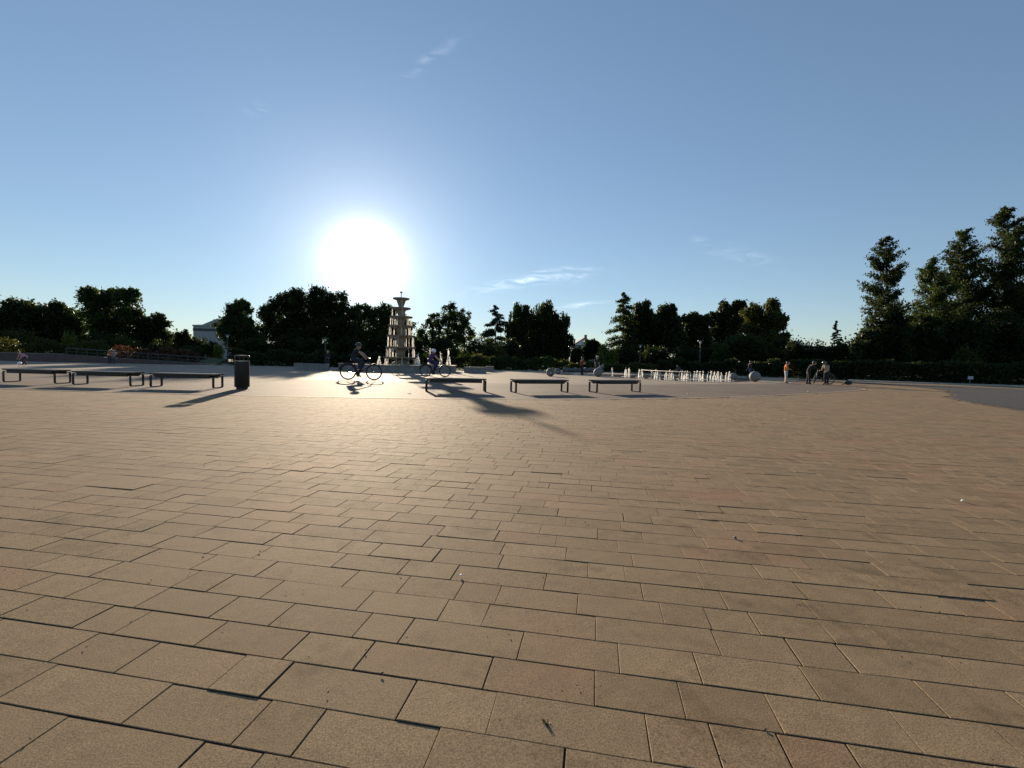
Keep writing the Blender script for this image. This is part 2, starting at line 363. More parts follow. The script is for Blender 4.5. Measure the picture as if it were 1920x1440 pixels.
# slow undulation of the bed
zoff += .0022*np.sin(P[:, 0]*1.1+P[:, 1]*.7)*np.cos(P[:, 1]*.9-P[:, 0]*.3)
far_ = np.clip(4.5/P[:, 1], .3, 1); tx *= far_; ty *= far_
tone = np.clip(RNG.normal(.5, .27, K), 0, 1); redn = np.where(RNG.random(K) < .12, RNG.uniform(.15, .5, K), 0)
gx = np.where(RNG.random(K) < .12, RNG.uniform(.004, .009, K), RNG.uniform(.0006, .0038, K)); yaw = RNG.normal(0, .0045, K)
def paver_verts(ln, gu, gv):
    hx, hy = (ln-gu)/2, (ROW-gv)/2; b = .0018
    v = []
    for z, e in ((-.045, 0), (-.0018, 0), (0, b)):
        v += [(-hx+e, -hy+e, z), (hx-e, -hy+e, z), (hx-e, hy-e, z), (-hx+e, hy-e, z)]
    return np.array(v)
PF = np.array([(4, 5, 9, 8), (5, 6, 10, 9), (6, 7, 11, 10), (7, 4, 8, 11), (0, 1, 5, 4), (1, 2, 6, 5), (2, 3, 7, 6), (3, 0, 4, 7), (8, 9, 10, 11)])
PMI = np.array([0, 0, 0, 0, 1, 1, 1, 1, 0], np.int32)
area = P[:, 2]/np.maximum(P[:, 1], .5)**3
# only those that fall in the frame count as largest in view
dd = np.stack([P[:, 0], P[:, 1], np.full(K, -CAM_H)], 1); zc = dd @ FW; ix = (dd @ CR)/zc*F_PX; iy = -(dd @ CU)/zc*F_PX
vis = (np.abs(ix) < 1080) & (iy < 800) & (zc > .2)
order = np.argsort(-np.where(vis, area, -1)); single = set(order[:300].tolist())
share = {}
for i in order[:300]:
    key = (round(P[i, 2], 3), int(gx[i]*1000), int(P[i, 3]*1000))
    if key not in share:
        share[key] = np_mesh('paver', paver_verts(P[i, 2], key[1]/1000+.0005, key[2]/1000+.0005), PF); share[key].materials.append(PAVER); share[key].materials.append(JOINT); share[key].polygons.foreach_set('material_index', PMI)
    o = bpy.data.objects.new('paver', share[key]); COL.objects.link(o); o.parent = paving
    o.location = (P[i, 0], P[i, 1], zoff[i]); o.rotation_euler = (tx[i], ty[i], -PROT+yaw[i]); o.color = (tone[i], redn[i], 0, 1)
idx = np.array([i for i in range(K) if i not in single])
bV = np.zeros((len(idx), 12, 3))
for j, i in enumerate(idx):
    v = paver_verts(P[i, 2], gx[i], P[i, 3]); a = -PROT+yaw[i]; c_, s_ = math.cos(a), math.sin(a)
    z = v[:, 2] + v[:, 0]*-ty[i] + v[:, 1]*tx[i] + zoff[i]
    bV[j, :, 0] = P[i, 0]+v[:, 0]*c_-v[:, 1]*s_; bV[j, :, 1] = P[i, 1]+v[:, 0]*s_+v[:, 1]*c_; bV[j, :, 2] = z
bF = (PF[None] + (np.arange(len(idx))*12)[:, None, None]).reshape(-1, 4)
me = np_mesh('far_pavers', bV.reshape(-1, 3), bF)
for nm, arr in (('tone', tone), ('redness', redn)):
    at_ = me.attributes.new(nm, 'FLOAT', 'POINT'); at_.data.foreach_set('value', np.repeat(arr[idx], 12).astype(np.float32))
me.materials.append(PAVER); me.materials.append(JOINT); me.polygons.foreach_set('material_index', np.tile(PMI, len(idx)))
o = link('paver_remainder', me, PAVER, paving); o.color = (0, 0, 0, 1); tag(o, kind='stuff')

# ------------------------------------------------------------------ foliage
def leaf_quads(C, size, rng, aspect=.5, up=None):
    n = len(C); d = rng.normal(size=(n, 3))
    if up is not None: d = d*up[0] + np.array(up[1])
    d /= np.linalg.norm(d, axis=1)[:, None]; e = rng.normal(size=(n, 3)); e -= (e*d).sum(1)[:, None]*d; e /= np.linalg.norm(e, axis=1)[:, None]
    s = (size*rng.uniform(.55, 1.35, n))[:, None]
    V_ = np.stack([C-d*s*.5, C+e*s*aspect*.5-d*s*.05, C+d*s*.5, C-e*s*aspect*.5-d*s*.05], 1).reshape(-1, 3)
    return V_, np.arange(4*n).reshape(-1, 4)
def leaf_obj(name, C, size, mt, parent, rng, aspect=.5, up=None):
    V_, F_ = leaf_quads(C, size, rng, aspect, up)
    return link(name, np_mesh(name, V_, F_), mt, parent)
def lobe_points(lobes, n, rng, clump=.28, inner=.3):
    lobes = np.array(lobes, float); w = lobes[:, 3]**2; w /= w.sum(); pts = []
    for lb, k in zip(lobes, rng.multinomial(n, w)):
        nc = max(10, int(26*inner+20)); d = rng.normal(size=(nc, 3)); d /= np.linalg.norm(d, axis=1)[:, None]
        cc = d*rng.uniform(.5, 1.02, nc)[:, None]*lb[3:6]
        k1 = int(k*(1-inner)); which = rng.integers(0, nc, k1)
        q = cc[which] + rng.normal(size=(k1, 3))*lb[3:6]*clump*.55
        u = rng.normal(size=(k-k1, 3)); u /= np.linalg.norm(u, axis=1)[:, None]; q2 = u*(rng.uniform(0, 1, k-k1)**(1/2.2))[:, None]*lb[3:6]*.92
        pts.append(np.concatenate([q, q2])+lb[:3])
    pts = np.concatenate(pts); return pts[pts[:, 2] > .05]
def grow_trunk(parent, base, lobes, r, rng, name='trunk'):
    mb = MB(); lobes = np.array(lobes, float); top = lobes[:, :3].mean(0); hi = lobes[np.argmax(lobes[:, 2])]
    b = Vector((base[0], base[1], -.08)); t = Vector((top[0]*.6+base[0]*.4, top[1], max(top[2]*.72, .6)))
    mid = (b+t)/2 + Vector((rng.normal()*.12, rng.normal()*.12, 0))
    mb.tube([b, b+Vector((0, 0, .25)), mid, t, Vector(hi[:3])], [r*1.35, r, r*.85, r*.68, r*.15], 8)
    for lb in lobes:
        c = Vector(lb[:3]); m_ = (t+c)/2+Vector((rng.normal()*.2, rng.normal()*.2, lb[5]*.1))
        mb.tube([t-Vector((0, 0, .2)), m_, c, c+Vector((rng.normal()*.3*lb[3], rng.normal()*.3*lb[3], lb[5]*.75))], [r*.5, r*.33, r*.18, r*.04], 6)
        for k in range(3):
            d = Vector(rng.normal(size=3)); d.z = abs(d.z)*.6; d.normalize()
            mb.tube([m_, m_.lerp(c, .5)+d*lb[3]*.4, c+d*lb[3]*.85], [r*.2, r*.12, r*.03], 5)
    return mb.build(name, BARK, parent)
def px_lobes(Y, circ, dz=1.):
    out_ = []
    for c in circ:
        px, py, r = c[:3]; p = at(px, py, Y); rr = r*Y/F_PX; ky = c[3] if len(c) > 3 else 1.; out_.append((p[0], p[1]+RNG.normal()*.4*rr*dz*.5, p[2], rr, rr*1.05, rr*ky))
    return out_
TI = [0]
def tree(label, Y, circ, n=7000, size=.34, mt=LEAF, r=.22, name='broadleaf_tree', cat='tree', group='trees round the plaza', clump=.28, inner=.3, base_px=None, aspect=.55, up=None):
    TI[0] += 1; rng = np.random.default_rng(100+TI[0]); lobes = px_lobes(Y, circ)
    cx = np.average([l[0] for l in lobes], weights=[l[3] for l in lobes])
    if base_px is not None: cx = at(base_px, 690, Y)[0]
    root = empty(name, (cx, Y, 0)); tag(root, label, cat, group)
    loc = [(l[0]-cx, l[1]-Y, *l[2:]) for l in lobes]
    grow_trunk(root, (0, 0), loc, r, rng)
    leaf_obj('crown', lobe_points(loc, int(n*1.9), rng, clump, inner), size*1.1*max(1, Y/72), mt, root, rng, aspect, up)
    return root
def branch_tree(label, base_px, Y, top_py, prof, n_br=60, size=.32, mt=LEAF, r=.28, name='poplar_tree', rise=.7, dens=70, cat='tree', group='trees round the plaza', low=.12, spread=.3, aspect=.5):
    """upright tree: leader with ranks of branches, each with its own tuft of leaves; prof = half width (px) at fractions of height"""
    TI[0] += 1; rng = np.random.default_rng(300+TI[0]); top = at(base_px, top_py, Y); H = top[2]; x0 = at(base_px, 690, Y)[0]
    root = empty(name, (x0, Y, 0)); tag(root, label, cat, group); mb = MB()
    lean = top[0]-x0
    def axis(t): return Vector((lean*t*t+.12*math.sin(t*5+TI[0]), .1*math.sin(t*4), H*t))
    mb.tube([axis(t)-Vector((0, 0, .08 if t == 0 else 0)) for t in np.linspace(0, 1, 12)], [r*(1.25-t*.1 if t == 0 else 1.02-t) + .012 for t in np.linspace(0, 1, 12)], 8)
    fx = [p[0] for p in prof]; fy = [p[1]*.9*Y/F_PX for p in prof]; C = []
    for i in range(n_br):
        t = low+(1-low)*(i+rng.uniform(0, 1))/n_br; a = rng.uniform(0, 2*math.pi); ln = np.interp(t, fx, fy)*rng.uniform(.6, 1.12)
        st = axis(max(0, t-ln*rise*.55/H)); d = Vector((math.cos(a), math.sin(a), 0)); e = axis(t)+d*ln; e.z = st.z+ln*rise*rng.uniform(.7, 1.2)
        mdp = st.lerp(e, .5) + Vector((0, 0, -ln*.1 if rise > 0 else ln*.06))
        mb.tube([st, mdp, e], [r*.26*(1.1-t)+.012, r*.14*(1.1-t)+.008, .006], 5)
        k = int(1.7*dens*max(ln, .5)*rng.uniform(.6, 1.3))
        u = rng.uniform(.22, 1.04, k)[:, None]; base = np.where(u < .5, np.array(st)+(np.array(mdp)-np.array(st))*u*2, np.array(mdp)+(np.array(e)-np.array(mdp))*(u-.5)*2)
        C.append(base + rng.normal(size=(k, 3))*np.array([spread, spread, spread*.55])*(.35+.65*ln/max(fy)))
    mb.build('trunk', BARK, root)
    leaf_obj('crown', np.concatenate(C), size, mt, root, rng, aspect, (1, (0, 0, .6 if rise > 0 else -.2)))
    return root
def hedge(label, pts, h, w, mt, n_per_m=160, size=.22, name='hedge', cat='hedge', wob=.15, group=None):
    TI[0] += 1; rng = np.random.default_rng(500+TI[0]); pts = [np.array(p) for p in pts]; root_p = pts[0]
    root = empty(name, (root_p[0], root_p[1], 0)); tag(root, label, cat, group); C = []; core = MB(); stems = MB()
    for a, b in zip(pts[:-1], pts[1:]):
        d = b-a; ln = np.linalg.norm(d); d /= ln; nn = np.array([-d[1], d[0]]); k = int(ln*n_per_m*2.2)
        s, u, z = rng.uniform(0, ln, k), rng.uniform(-.5, .5, k), rng.uniform(0, 1, k)**.75
        hh = h*(1+wob*np.sin(s*1.3+TI[0])+wob*.6*np.sin(s*3.1)+wob*.4*np.sin(s*7.3))
        sh = np.sqrt(np.clip(1-(z-.4)**2*1.4, .1, 1))
        xy = a+d*s[:, None]+nn*(u*w*sh)[:, None] - root_p
        C.append(np.column_stack([xy, z*hh+rng.normal(size=k)*.05]))
        for q in range(max(2, int(ln/.8))):
            p = a+d*(q+.5)*.8-root_p
            if (q+.5)*.8 > ln: break
            stems.tube([(p[0], p[1], -.06), (p[0]+rng.normal()*.1, p[1]+rng.normal()*.1, h*.45), (p[0]+rng.normal()*.25, p[1]+rng.normal()*.2, h*.85)], [.03, .02, .006], 5)
    tag(stems.build('stem', BARK, root), kind='stuff')
    C = np.concatenate(C); leaf_obj('foliage', C[C[:, 2] > -.02], size*1.15, mt, root, rng, .6)
    return root
def shrub(label, px, Y, top_py, r_px, mt, n=1500, size=.2, name='shrub', group='shrubs round the plaza'):
    c = at(px, top_py, Y); rr = r_px*Y/F_PX; zc_ = max(c[2]*.5, .3)
    TI[0] += 1; rng = np.random.default_rng(700+TI[0]); root = empty(name, (c[0], Y, 0)); tag(root, label, 'shrub', group)
    loc = [(0, 0, zc_, rr*.85, rr*.8, c[2]*.5), (-rr*.35, .1, zc_*1.05, rr*.6, rr*.6, c[2]*.45), (rr*.4, -.1, zc_*.85, rr*.6, rr*.6, c[2]*.42), (0, 0, .35, rr*.8, rr*.7, .45)]
    grow_trunk(root, (0, 0), loc, .06, rng, 'stem'); leaf_obj('foliage', lobe_points(loc, int(n*1.7), rng, .35, .35), size*1.1, mt, root, rng, .6)
    return root

# left of the plaza
tree('broad dark tree cut by the left picture edge', 62, [(-30, 606, 44), (28, 584, 27), (12, 622, 40), (45, 610, 30)], 9000, .38, LEAF_D)
tree('broad dark tree second from the left picture edge', 63, [(82, 596, 30), (120, 602, 28), (100, 584, 19), (70, 622, 30), (132, 625, 28), (100, 635, 35)], 10000, .36, LEAF_D)
tree('tall twin crowned tree standing clear above the left wall', 60, [(178, 573, 30), (168, 556, 17), (205, 557, 17), (243, 568, 25), (250, 552, 13), (196, 608, 32), (238, 606, 28), (215, 640, 32)], 12000, .33, LEAF, inner=.22)
tree('small rounded tree right of the twin crowned tree', 61, [(288, 610, 20), (304, 604, 14), (274, 632, 22), (300, 636, 20)], 5500, .3, LEAF_D, .16)
tree('low leafy tree left of the pale building', 70, [(330, 642, 20), (345, 628, 9), (352, 652, 20), (375, 655, 18), (395, 658, 16)], 5000, .3, LEAF_D, .14)
tree('rounded tree beside the pale building', 76, [(446, 590, 22), (438, 580, 12), (455, 573, 11), (432, 612, 22), (460, 612, 22), (446, 636, 32)], 8500, .33, LEAF, inner=.22)
tree('largest spreading tree left of the sun', 85, [(505, 588, 22), (530, 568, 20), (560, 562, 22), (600, 562, 24), (632, 566, 21), (650, 590, 20), (500, 625, 28), (545, 605, 38), (600, 605, 42), (640, 620, 34), (570, 645, 40)], 22000, .36, LEAF_D, .35, inner=.26)
tree('wide tree directly beneath the sun', 92, [(678, 586, 17), (700, 592, 19), (726, 588, 18), (690, 622, 30), (728, 620, 28), (660, 640, 25)], 10000, .34, LEAF, inner=.2)
tree('tree half hidden behind the tiered fountain', 95, [(755, 615, 22), (750, 650, 28), (775, 652, 22)], 6000, .34, LEAF)
tree('airy rounded tree right of the tiered fountain', 100, [(842, 588, 20), (815, 602, 17), (868, 598, 18), (800, 630, 22), (838, 620, 26), (875, 622, 20), (850, 655, 34), (805, 655, 26)], 9500, .32, LEAF, clump=.22, inner=.16)
branch_tree('ragged dark conifer between the airy tree and the willow', 928, 98, 573, [(0, 28), (.4, 30), (.7, 22), (.9, 10), (1, 3)], 46, .3, NEEDLE, .18, 'conifer_tree', -.12, 130, spread=.34)
shrub('rounded shrub left of the ragged conifer', 895, 66, 632, 24, LEAF, 2600, .26)
shrub('wide shrub below the ragged conifer', 925, 62, 640, 26, LEAF_O, 2600, .26)
shrub('pale leafed shrub behind the right seat walls', 900, 52, 662, 20, LEAF_O, 1600, .2)
# willow with hanging curtains
def willow(label, Y):
    rng = np.random.default_rng(77); c = at(1012, 640, Y); root = empty('willow_tree', (c[0], Y, 0)); tag(root, label, 'tree', 'trees round the plaza')
    lobes = [(l[0]-c[0], l[1]-Y, *l[2:]) for l in px_lobes(Y, [(978, 592, 26), (1020, 588, 26), (1050, 606, 22), (965, 620, 22), (1012, 625, 42), (1058, 636, 20), (975, 655, 28), (1045, 660, 28), (1010, 665, 36)])]
    grow_trunk(root, (0, 0), lobes, .45, rng); P0 = lobe_points(lobes, 9000, rng, .2, .35); Cs = []
    for p in P0[rng.random(len(P0)) < .35]:
        k = rng.integers(6, 14); dz = np.linspace(0, rng.uniform(.8, 2.2), k)
        Cs.append(np.column_stack([p[0]+rng.normal(size=k)*.07, p[1]+rng.normal(size=k)*.07, p[2]-dz]))
    Cs.append(P0); C = np.concatenate(Cs); C = C[C[:, 2] > .2]
    leaf_obj('crown', C, .55, LEAF_D, root, rng, .5, (.5, (0, 0, -1)))
willow('dense dome shaped willow with hanging branches', 95)
tree('low round bush in the gap right of the willow', 100, [(1112, 652, 18), (1125, 662, 16), (1098, 664, 14)], 3500, .38, LEAF_D, .15)
branch_tree('slender birch at the left end of the right hand grove', 1168, 82, 549, [(0, 30), (.25, 36), (.5, 30), (.75, 22), (.92, 11), (1, 3)], 70, .3, LEAF, .2, 'birch_tree', -.25, 75, low=.1, spread=.35)
tree('rounded grove tree just right of the birch', 84, [(1203, 582, 19), (1195, 610, 22), (1215, 612, 22), (1200, 648, 32)], 8500, .38, LEAF_D)
tree('dark grove tree behind the left water jets', 85, [(1248, 588, 18), (1262, 600, 14), (1232, 606, 20), (1250, 635, 34)], 8500, .38, LEAF_D)
tree('lower dark grove tree behind the middle water jets', 88, [(1300, 600, 16), (1285, 608, 16), (1318, 606, 16), (1300, 640, 36)], 8500, .4, LEAF_D)
tree('feathery crowned grove tree behind the grey lamp post', 95, [(1362, 582, 16), (1385, 576, 13), (1345, 598, 15), (1372, 612, 26), (1345, 640, 30)], 8000, .4, LEAF_D, inner=.2)
tree('tall grove tree at the right end with pale green side', 80, [(1412, 588, 18), (1448, 576, 16), (1440, 600, 24), (1464, 606, 16), (1405, 615, 18), (1430, 640, 34), (1468, 642, 18)], 12000, .34, LEAF_O, .26, inner=.24)
tree('low spreading round tree in front of the right grove', 62, [(1385, 648, 24), (1358, 660, 20), (1415, 652, 24), (1345, 672, 16), (1435, 668, 22), (1390, 672, 26)], 9500, .26, LEAF, .2)
for x, y, r_, lb in [(1140, 668, 20, 'leafy shrub at the foot of the birch'), (1180, 672, 24, 'dark shrub between the birch and the jets'), (1230, 668, 30, 'broad dark shrub behind the left jets'), (1290, 668, 30, 'broad dark shrub behind the middle jets'), (1330, 670, 22, 'dark shrub left of the low round tree')]:
    shrub(lb, x, 70, y-20, r_, LEAF_Y if x < 1150 else LEAF_D, 3600, .3)
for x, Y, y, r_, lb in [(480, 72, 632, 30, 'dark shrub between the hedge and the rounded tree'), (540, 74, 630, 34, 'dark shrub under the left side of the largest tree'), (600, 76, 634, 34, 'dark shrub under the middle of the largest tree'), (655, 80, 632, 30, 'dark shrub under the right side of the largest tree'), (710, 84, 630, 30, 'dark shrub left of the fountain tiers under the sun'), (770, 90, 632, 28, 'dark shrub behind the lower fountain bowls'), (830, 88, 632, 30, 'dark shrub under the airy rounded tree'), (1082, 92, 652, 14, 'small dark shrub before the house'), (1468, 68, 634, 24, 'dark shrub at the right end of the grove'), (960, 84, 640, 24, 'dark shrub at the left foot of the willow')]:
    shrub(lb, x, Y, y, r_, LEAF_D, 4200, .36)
# right hand tall trees
pp = [(0, 10), (.15, 34), (.28, 50), (.38, 40), (.46, 58), (.58, 36), (.72, 38), (.86, 28), (.95, 14), (1, 4)]
branch_tree('tall slim poplar standing apart left of the tall right hand trees', 1662, 50, 444, pp, 66, .26, LEAF_D, .3, low=.16, dens=105, spread=.32)
branch_tree('shorter pale leaning poplar beside the slim poplar', 1745, 52, 487, [(0, 15), (.2, 50), (.5, 52), (.75, 34), (.92, 16), (1, 5)], 74, .26, LEAF, .28, low=.1, dens=100, spread=.34)
branch_tree('middle poplar of the tall right hand group', 1806, 54, 432, [(0, 15), (.2, 50), (.5, 48), (.75, 42), (.92, 24), (1, 6)], 84, .28, LEAF_D, .34, low=.14, dens=95, spread=.36)
branch_tree('tallest poplar at the right picture edge', 1884, 53, 388, [(0, 15), (.2, 54), (.5, 60), (.75, 46), (.92, 26), (1, 6)], 104, .28, LEAF_D, .38, low=.12, dens=95, spread=.38)
branch_tree('poplar cut by the right picture edge', 1965, 55, 430, [(0, 15), (.2, 50), (.5, 56), (.75, 46), (.92, 26), (1, 6)], 80, .28, LEAF_D, .36, low=.12, dens=90, spread=.38)
branch_tree('small pointed spruce above the right hedge', 1568, 78, 602, [(0, 26), (.4, 18), (.7, 11), (.92, 5), (1, 1)], 60, .24, NEEDLE, .16, 'spruce_tree', -.2, 80, spread=.14)
tree('dark rounded tree under the slim poplar', 49, [(1640, 636, 26), (1680, 625, 28), (1625, 660, 26), (1665, 660, 34)], 9500, .3, LEAF_D, .2)
tree('dark rounded tree under the leaning poplar', 50, [(1735, 630, 34), (1720, 662, 32), (1765, 655, 34)], 9500, .3, LEAF_D, .2)
tree('dark rounded tree under the tallest poplar', 49, [(1815, 630, 36), (1870, 620, 38), (1830, 665, 34), (1890, 660, 38), (1940, 640, 42)], 13000, .32, LEAF_D, .24)
shrub('pale rounded shrub in front of the tall right hand trees', 1815, 44, 652, 22, LEAF_O, 2600, .2)
shrub('low shrub under the small spruce', 1545, 62, 642, 36, LEAF_D, 4200, .28)
shrub('low shrub left of the small spruce', 1500, 64, 640, 32, LEAF_D, 4200, .28)
shrub('low shrub right of the small spruce', 1595, 60, 640, 30, LEAF_D, 3600, .28)

# far wood closing the view behind the park
rw = np.random.default_rng(61); wx = rw.uniform(-330, 330, 52000); wh = 4.6+1.0*np.sin(wx*.09)+.7*np.sin(wx*.31+1)+.4*np.sin(wx*.9)
wC = np.column_stack([wx, 158+rw.uniform(-7, 7, 52000), wh*rw.uniform(0, 1, 52000)**.7])
tag(leaf_obj('distant_wood', wC, 1.05, LEAF_D, None, rw, .7), 'low dark belt of far trees closing the horizon', 'wood', kind='stuff')
# hedges and planting beds
hedge('trimmed dark hedge behind the litter bin', [gp(432, 684), gp(520, 686), gp(600, 688)], 1.45, 1.4, LEAF_D, 300, .2)
hedge('dark hedge behind the tiered fountain', [gp(605, 688), gp(700, 689.2), gp(800, 691), gp(880, 692.6)], 1.4, 1.3, LEAF_D, 260, .22)
hedge('long low hedge right of the fountain seat walls', [gp(880, 692.4), gp(960, 693.6), gp(1065, 695.4)], 1.4, 1.4, LEAF, 260, .22)
hedge('low grassy hedge below the birch', [gp(1066, 695.2), gp(1150, 697.3), gp(1230, 699)], 1.0, 1.6, LEAF_O, 260, .22)
hedge('dark hedge behind the water jets', [gp(1232, 699), gp(1330, 702), gp(1410, 705), gp(1480, 708)], 1.5, 1.4, LEAF_D, 300, .24)
hedge('long dark hedge along the right path', [gp(1482, 707.5), gp(1600, 712.5), gp(1760, 718), gp(1920, 722), gp(2080, 727)], 1.75, 1.6, LEAF_D, 420, .2, wob=.06)

# ------------------------------------------------------------------ left terrace wall, ramp and bank
WALLM = mat('terrace_wall', (.10, .072, .066), .85, .2, 2, .3, 30)
aw, bw_ = gp(-200, 671), gp(122, 679); cw = gp(400, 684.4)
def slab_wall(mb, a, b, h0, h1, th):
    d = b-a; d /= np.linalg.norm(d); n_ = np.array([-d[1], d[0]])*th
    q = [(*a, -.06), (*b, -.06), (*b, h1), (*a, h0), (*(a+n_), -.06), (*(b+n_), -.06), (*(b+n_), h1), (*(a+n_), h0)]
    return mb.add(q, [(0, 1, 2, 3), (4, 7, 6, 5), (0, 4, 5, 1), (3, 2, 6, 7), (0, 3, 7, 4), (1, 5, 6, 2)])
wroot = empty('terrace_wall', (0, 0, 0)); tag(wroot, 'low brownish retaining wall at the far left of the plaza', 'wall')
slab_wall(MB(), aw, bw_, .74, .74, .3).build('wall', WALLM, wroot, False)
slab_wall(MB(), aw+np.array([0, -.04]), bw_+np.array([.02, -.04]), .80, .80, .4)
cop = MB(); mid = (aw+bw_)/2; d = bw_-aw; cop.box((*(mid+np.array([.02, .14])), .775), (np.linalg.norm(d)+.05, .42, .06), rz=math.atan2(d[1], d[0])); cop.build('coping', CONC, wroot, False)
rroot = empty('ramp', (*bw_, 0)); tag(rroot, 'long sloping ramp with grey handrail beside the left wall', 'ramp')
rb_ = bw_*0; rc_ = cw-bw_
slab_wall(MB(), rb_+np.array([.03, 0]), rc_, .72, .03, 1.8).build('ramp_slab', WALLM, rroot, False)
dr = rc_/np.linalg.norm(rc_); rl = np.linalg.norm(rc_); rail_h = .66
MB().tube([(*(dr*t*rl), .72-.69*t+rail_h) for t in np.linspace(.01, .96, 14)], .035, 8).build('handrail', GREYP, rroot)
MB().tube([(*(dr*t*rl), .72-.69*t+rail_h*.5) for t in np.linspace(.01, .96, 14)], .018, 6).build('handrail', GREYP, rroot)
for t in np.linspace(.01, .96, 15):
    p = dr*t*rl; z = .72-.69*t; MB().tube([(*p, z-.05), (*p, z+rail_h)], .024, 6).build('rail_post', GREYP, rroot)
# planted bank behind the wall and ramp
bank = [tuple(aw+np.array([0, .35])), tuple(bw_+np.array([0, .4])), tuple(cw+np.array([-1, 2.0])), tuple(cw+np.array([-6, 12])), tuple(bw_+np.array([-6, 16])), tuple(aw+np.array([-10, 16]))]
bmh = [.7, .7, .1, .5, 1.2, 1.2]
bk = MB(); bk.add([(*p, z) for p, z in zip(bank, bmh)] + [(*p, -.06) for p in bank], [(0, 1, 4, 5), (1, 2, 3, 4), (1, 0, 6, 7), (2, 1, 7, 8), (3, 2, 8, 9), (4, 3, 9, 10), (5, 4, 10, 11), (0, 5, 11, 6)])
tag(bk.build('bank_terrain', GRASSM, smooth=False), kind='structure')
hedge('red leaved bedding hedge above the ramp handrail', [bw_+np.array([3, 2.2]), (bw_*.5+cw*.5)+np.array([0, 2.4]), cw+np.array([-3.2, 2.6])], 1.45, 1.3, LEAF_R, 300, .16)
hedge('dark mixed planting along the left wall top', [aw+np.array([0, 2.2]), (aw+bw_)/2+np.array([0, 2.4]), bw_+np.array([2, 2.6])], 1.9, 1.8, LEAF_O, 300, .18)
shrub('olive coloured shrub above the left wall', 30, 56, 618, 38, LEAF_O, 4200, .2)
shrub('yellow green shrub at the head of the ramp', 132, 54, 622, 16, LEAF_Y, 1800, .18)
shrub('dark shrub beneath the twin crowned tree', 180, 55, 628, 26, LEAF_D, 3000, .2)
shrub('olive shrub above the middle of the ramp', 238, 54, 630, 24, LEAF_O, 2600, .2)
shrub('dark shrub below the small rounded tree', 300, 55, 640, 28, LEAF_D, 3000, .2)
shrub('shrub at the foot of the ramp', 358, 54, 648, 24, LEAF_D, 2600, .2)
shrub('bright yellow green shrub left of the lamp post', 410, 60, 642, 10, LEAF_Y, 900, .2)

# ------------------------------------------------------------------ buildings
GLASS = mat('window_glass', (.03, .035, .04), .1, .1, 2)
def building(name, label, corner_px, Y, w, d, h, wallm, roof, windows, rz=0):
    p = at(corner_px, 690, Y); root = empty(name, (p[0], Y, 0), rz); tag(root, label, 'building')
    MB().box((w/2, d/2, h/2-.1), (w, d, h+.2)).build('wall', wallm, root, False)
    roof(root, w, d, h)
    for (x, z, ww, hh) in windows:
        wf = MB().box((x, -.02, z), (ww+.14, .1, hh+.14)).build('window', WHITEP, root, False); MB().box((x, -.075, z), (ww, .03, hh)).build('pane', GLASS, wf, False)
    return root
PALE = mat('pale_render', (.33, .33, .35), .85, .08, 2); ROOFG = mat('roof_slate', (.14, .14, .15), .7, .2, 4, .3, 20); BAND = mat('dark_band', (.05, .05, .06), .7, .1, 3)
def roof_hall(root, w, d, h):
    m_ = MB(); m_.add([(-.1, -.2, h), (w*.38, -.2, h+.1), (w*.95, -.2, h+1.6), (w*1.2, -.2, h+1.0), (w*1.2, -.2, h-.3), (-.1, -.2, h-.3)] + [(x, d+.2, z) for x, z in [(-.1, h), (w*.38, h+.1), (w*.95, h+1.6), (w*1.2, h+1.0), (w*1.2, h-.3), (-.1, h-.3)]],
        [(0, 1, 2, 3, 4, 5), (6, 11, 10, 9, 8, 7)] + [(i, (i+1) % 6 + 0, (i+1) % 6 + 6, i+6) for i in range(6)]); m_.build('roof', PALE, root, False)
    MB().box((w*.6, -.06, h-1.1), (w*1.2, .14, .55)).build('dark_band', BAND, root, False)
    MB().box((w*.9, 1, h+1.9), (.12, .12, 1.2)).build('roof_vent', ROOFG, root, False)
building('hall_building', 'pale building with sloping roof beyond the trees on the left', 363, 112, 6.2, 10, 8.0, PALE, roof_hall, [])
def roof_gable(root, w, d, h):
    MB().add([(-.3, -.4, h), (w+.3, -.4, h), (w/2, -.4, h+2.2), (-.3, d+.4, h), (w+.3, d+.4, h), (w/2, d+.4, h+2.2)], [(0, 1, 2), (3, 5, 4), (0, 2, 5, 3), (1, 4, 5, 2), (0, 3, 4, 1)]).build('roof', ROOFG, root, False)
    MB().box((w*.62, d*.4, h+2.2), (.7, .7, 1.7)).build('chimney', mat('chimney_brick', (.25, .14, .1), .9), root, False)
    MB().add([(.3, -.44, h+.05), (w-.3, -.44, h+.05), (w/2, -.44, h+1.75)], [(0, 1, 2)]).build('gable_panel', WHITEP, root, False)
building('house', 'house with chimney in the gap right of the willow', 1074, 125, 6, 9, 5.6, PALE, roof_gable, [(1.5, 3.6, 1, 1.3), (4.3, 3.6, 1, 1.3)])
def roof_flat(root, w, d, h):
    MB().box((w/2, d/2, h+.15), (w+.5, d+.5, .35)).build('roof', ROOFG, root, False)
    MB().box((w*.14, d*.4, h+.9), (w*.26, d*.6, 1.4)).build('plant_room', mat('plant_room_grey', (.25, .26, .26), .8), root, False)
building('flat_roofed_building', 'low flat roofed building above the right hedge', 1476, 120, 14, 10, 6.2, mat('grey_render', (.35, .36, .36), .85), roof_flat, [(2+2.2*i, 4.6, 1.4, 1.3) for i in range(5)])

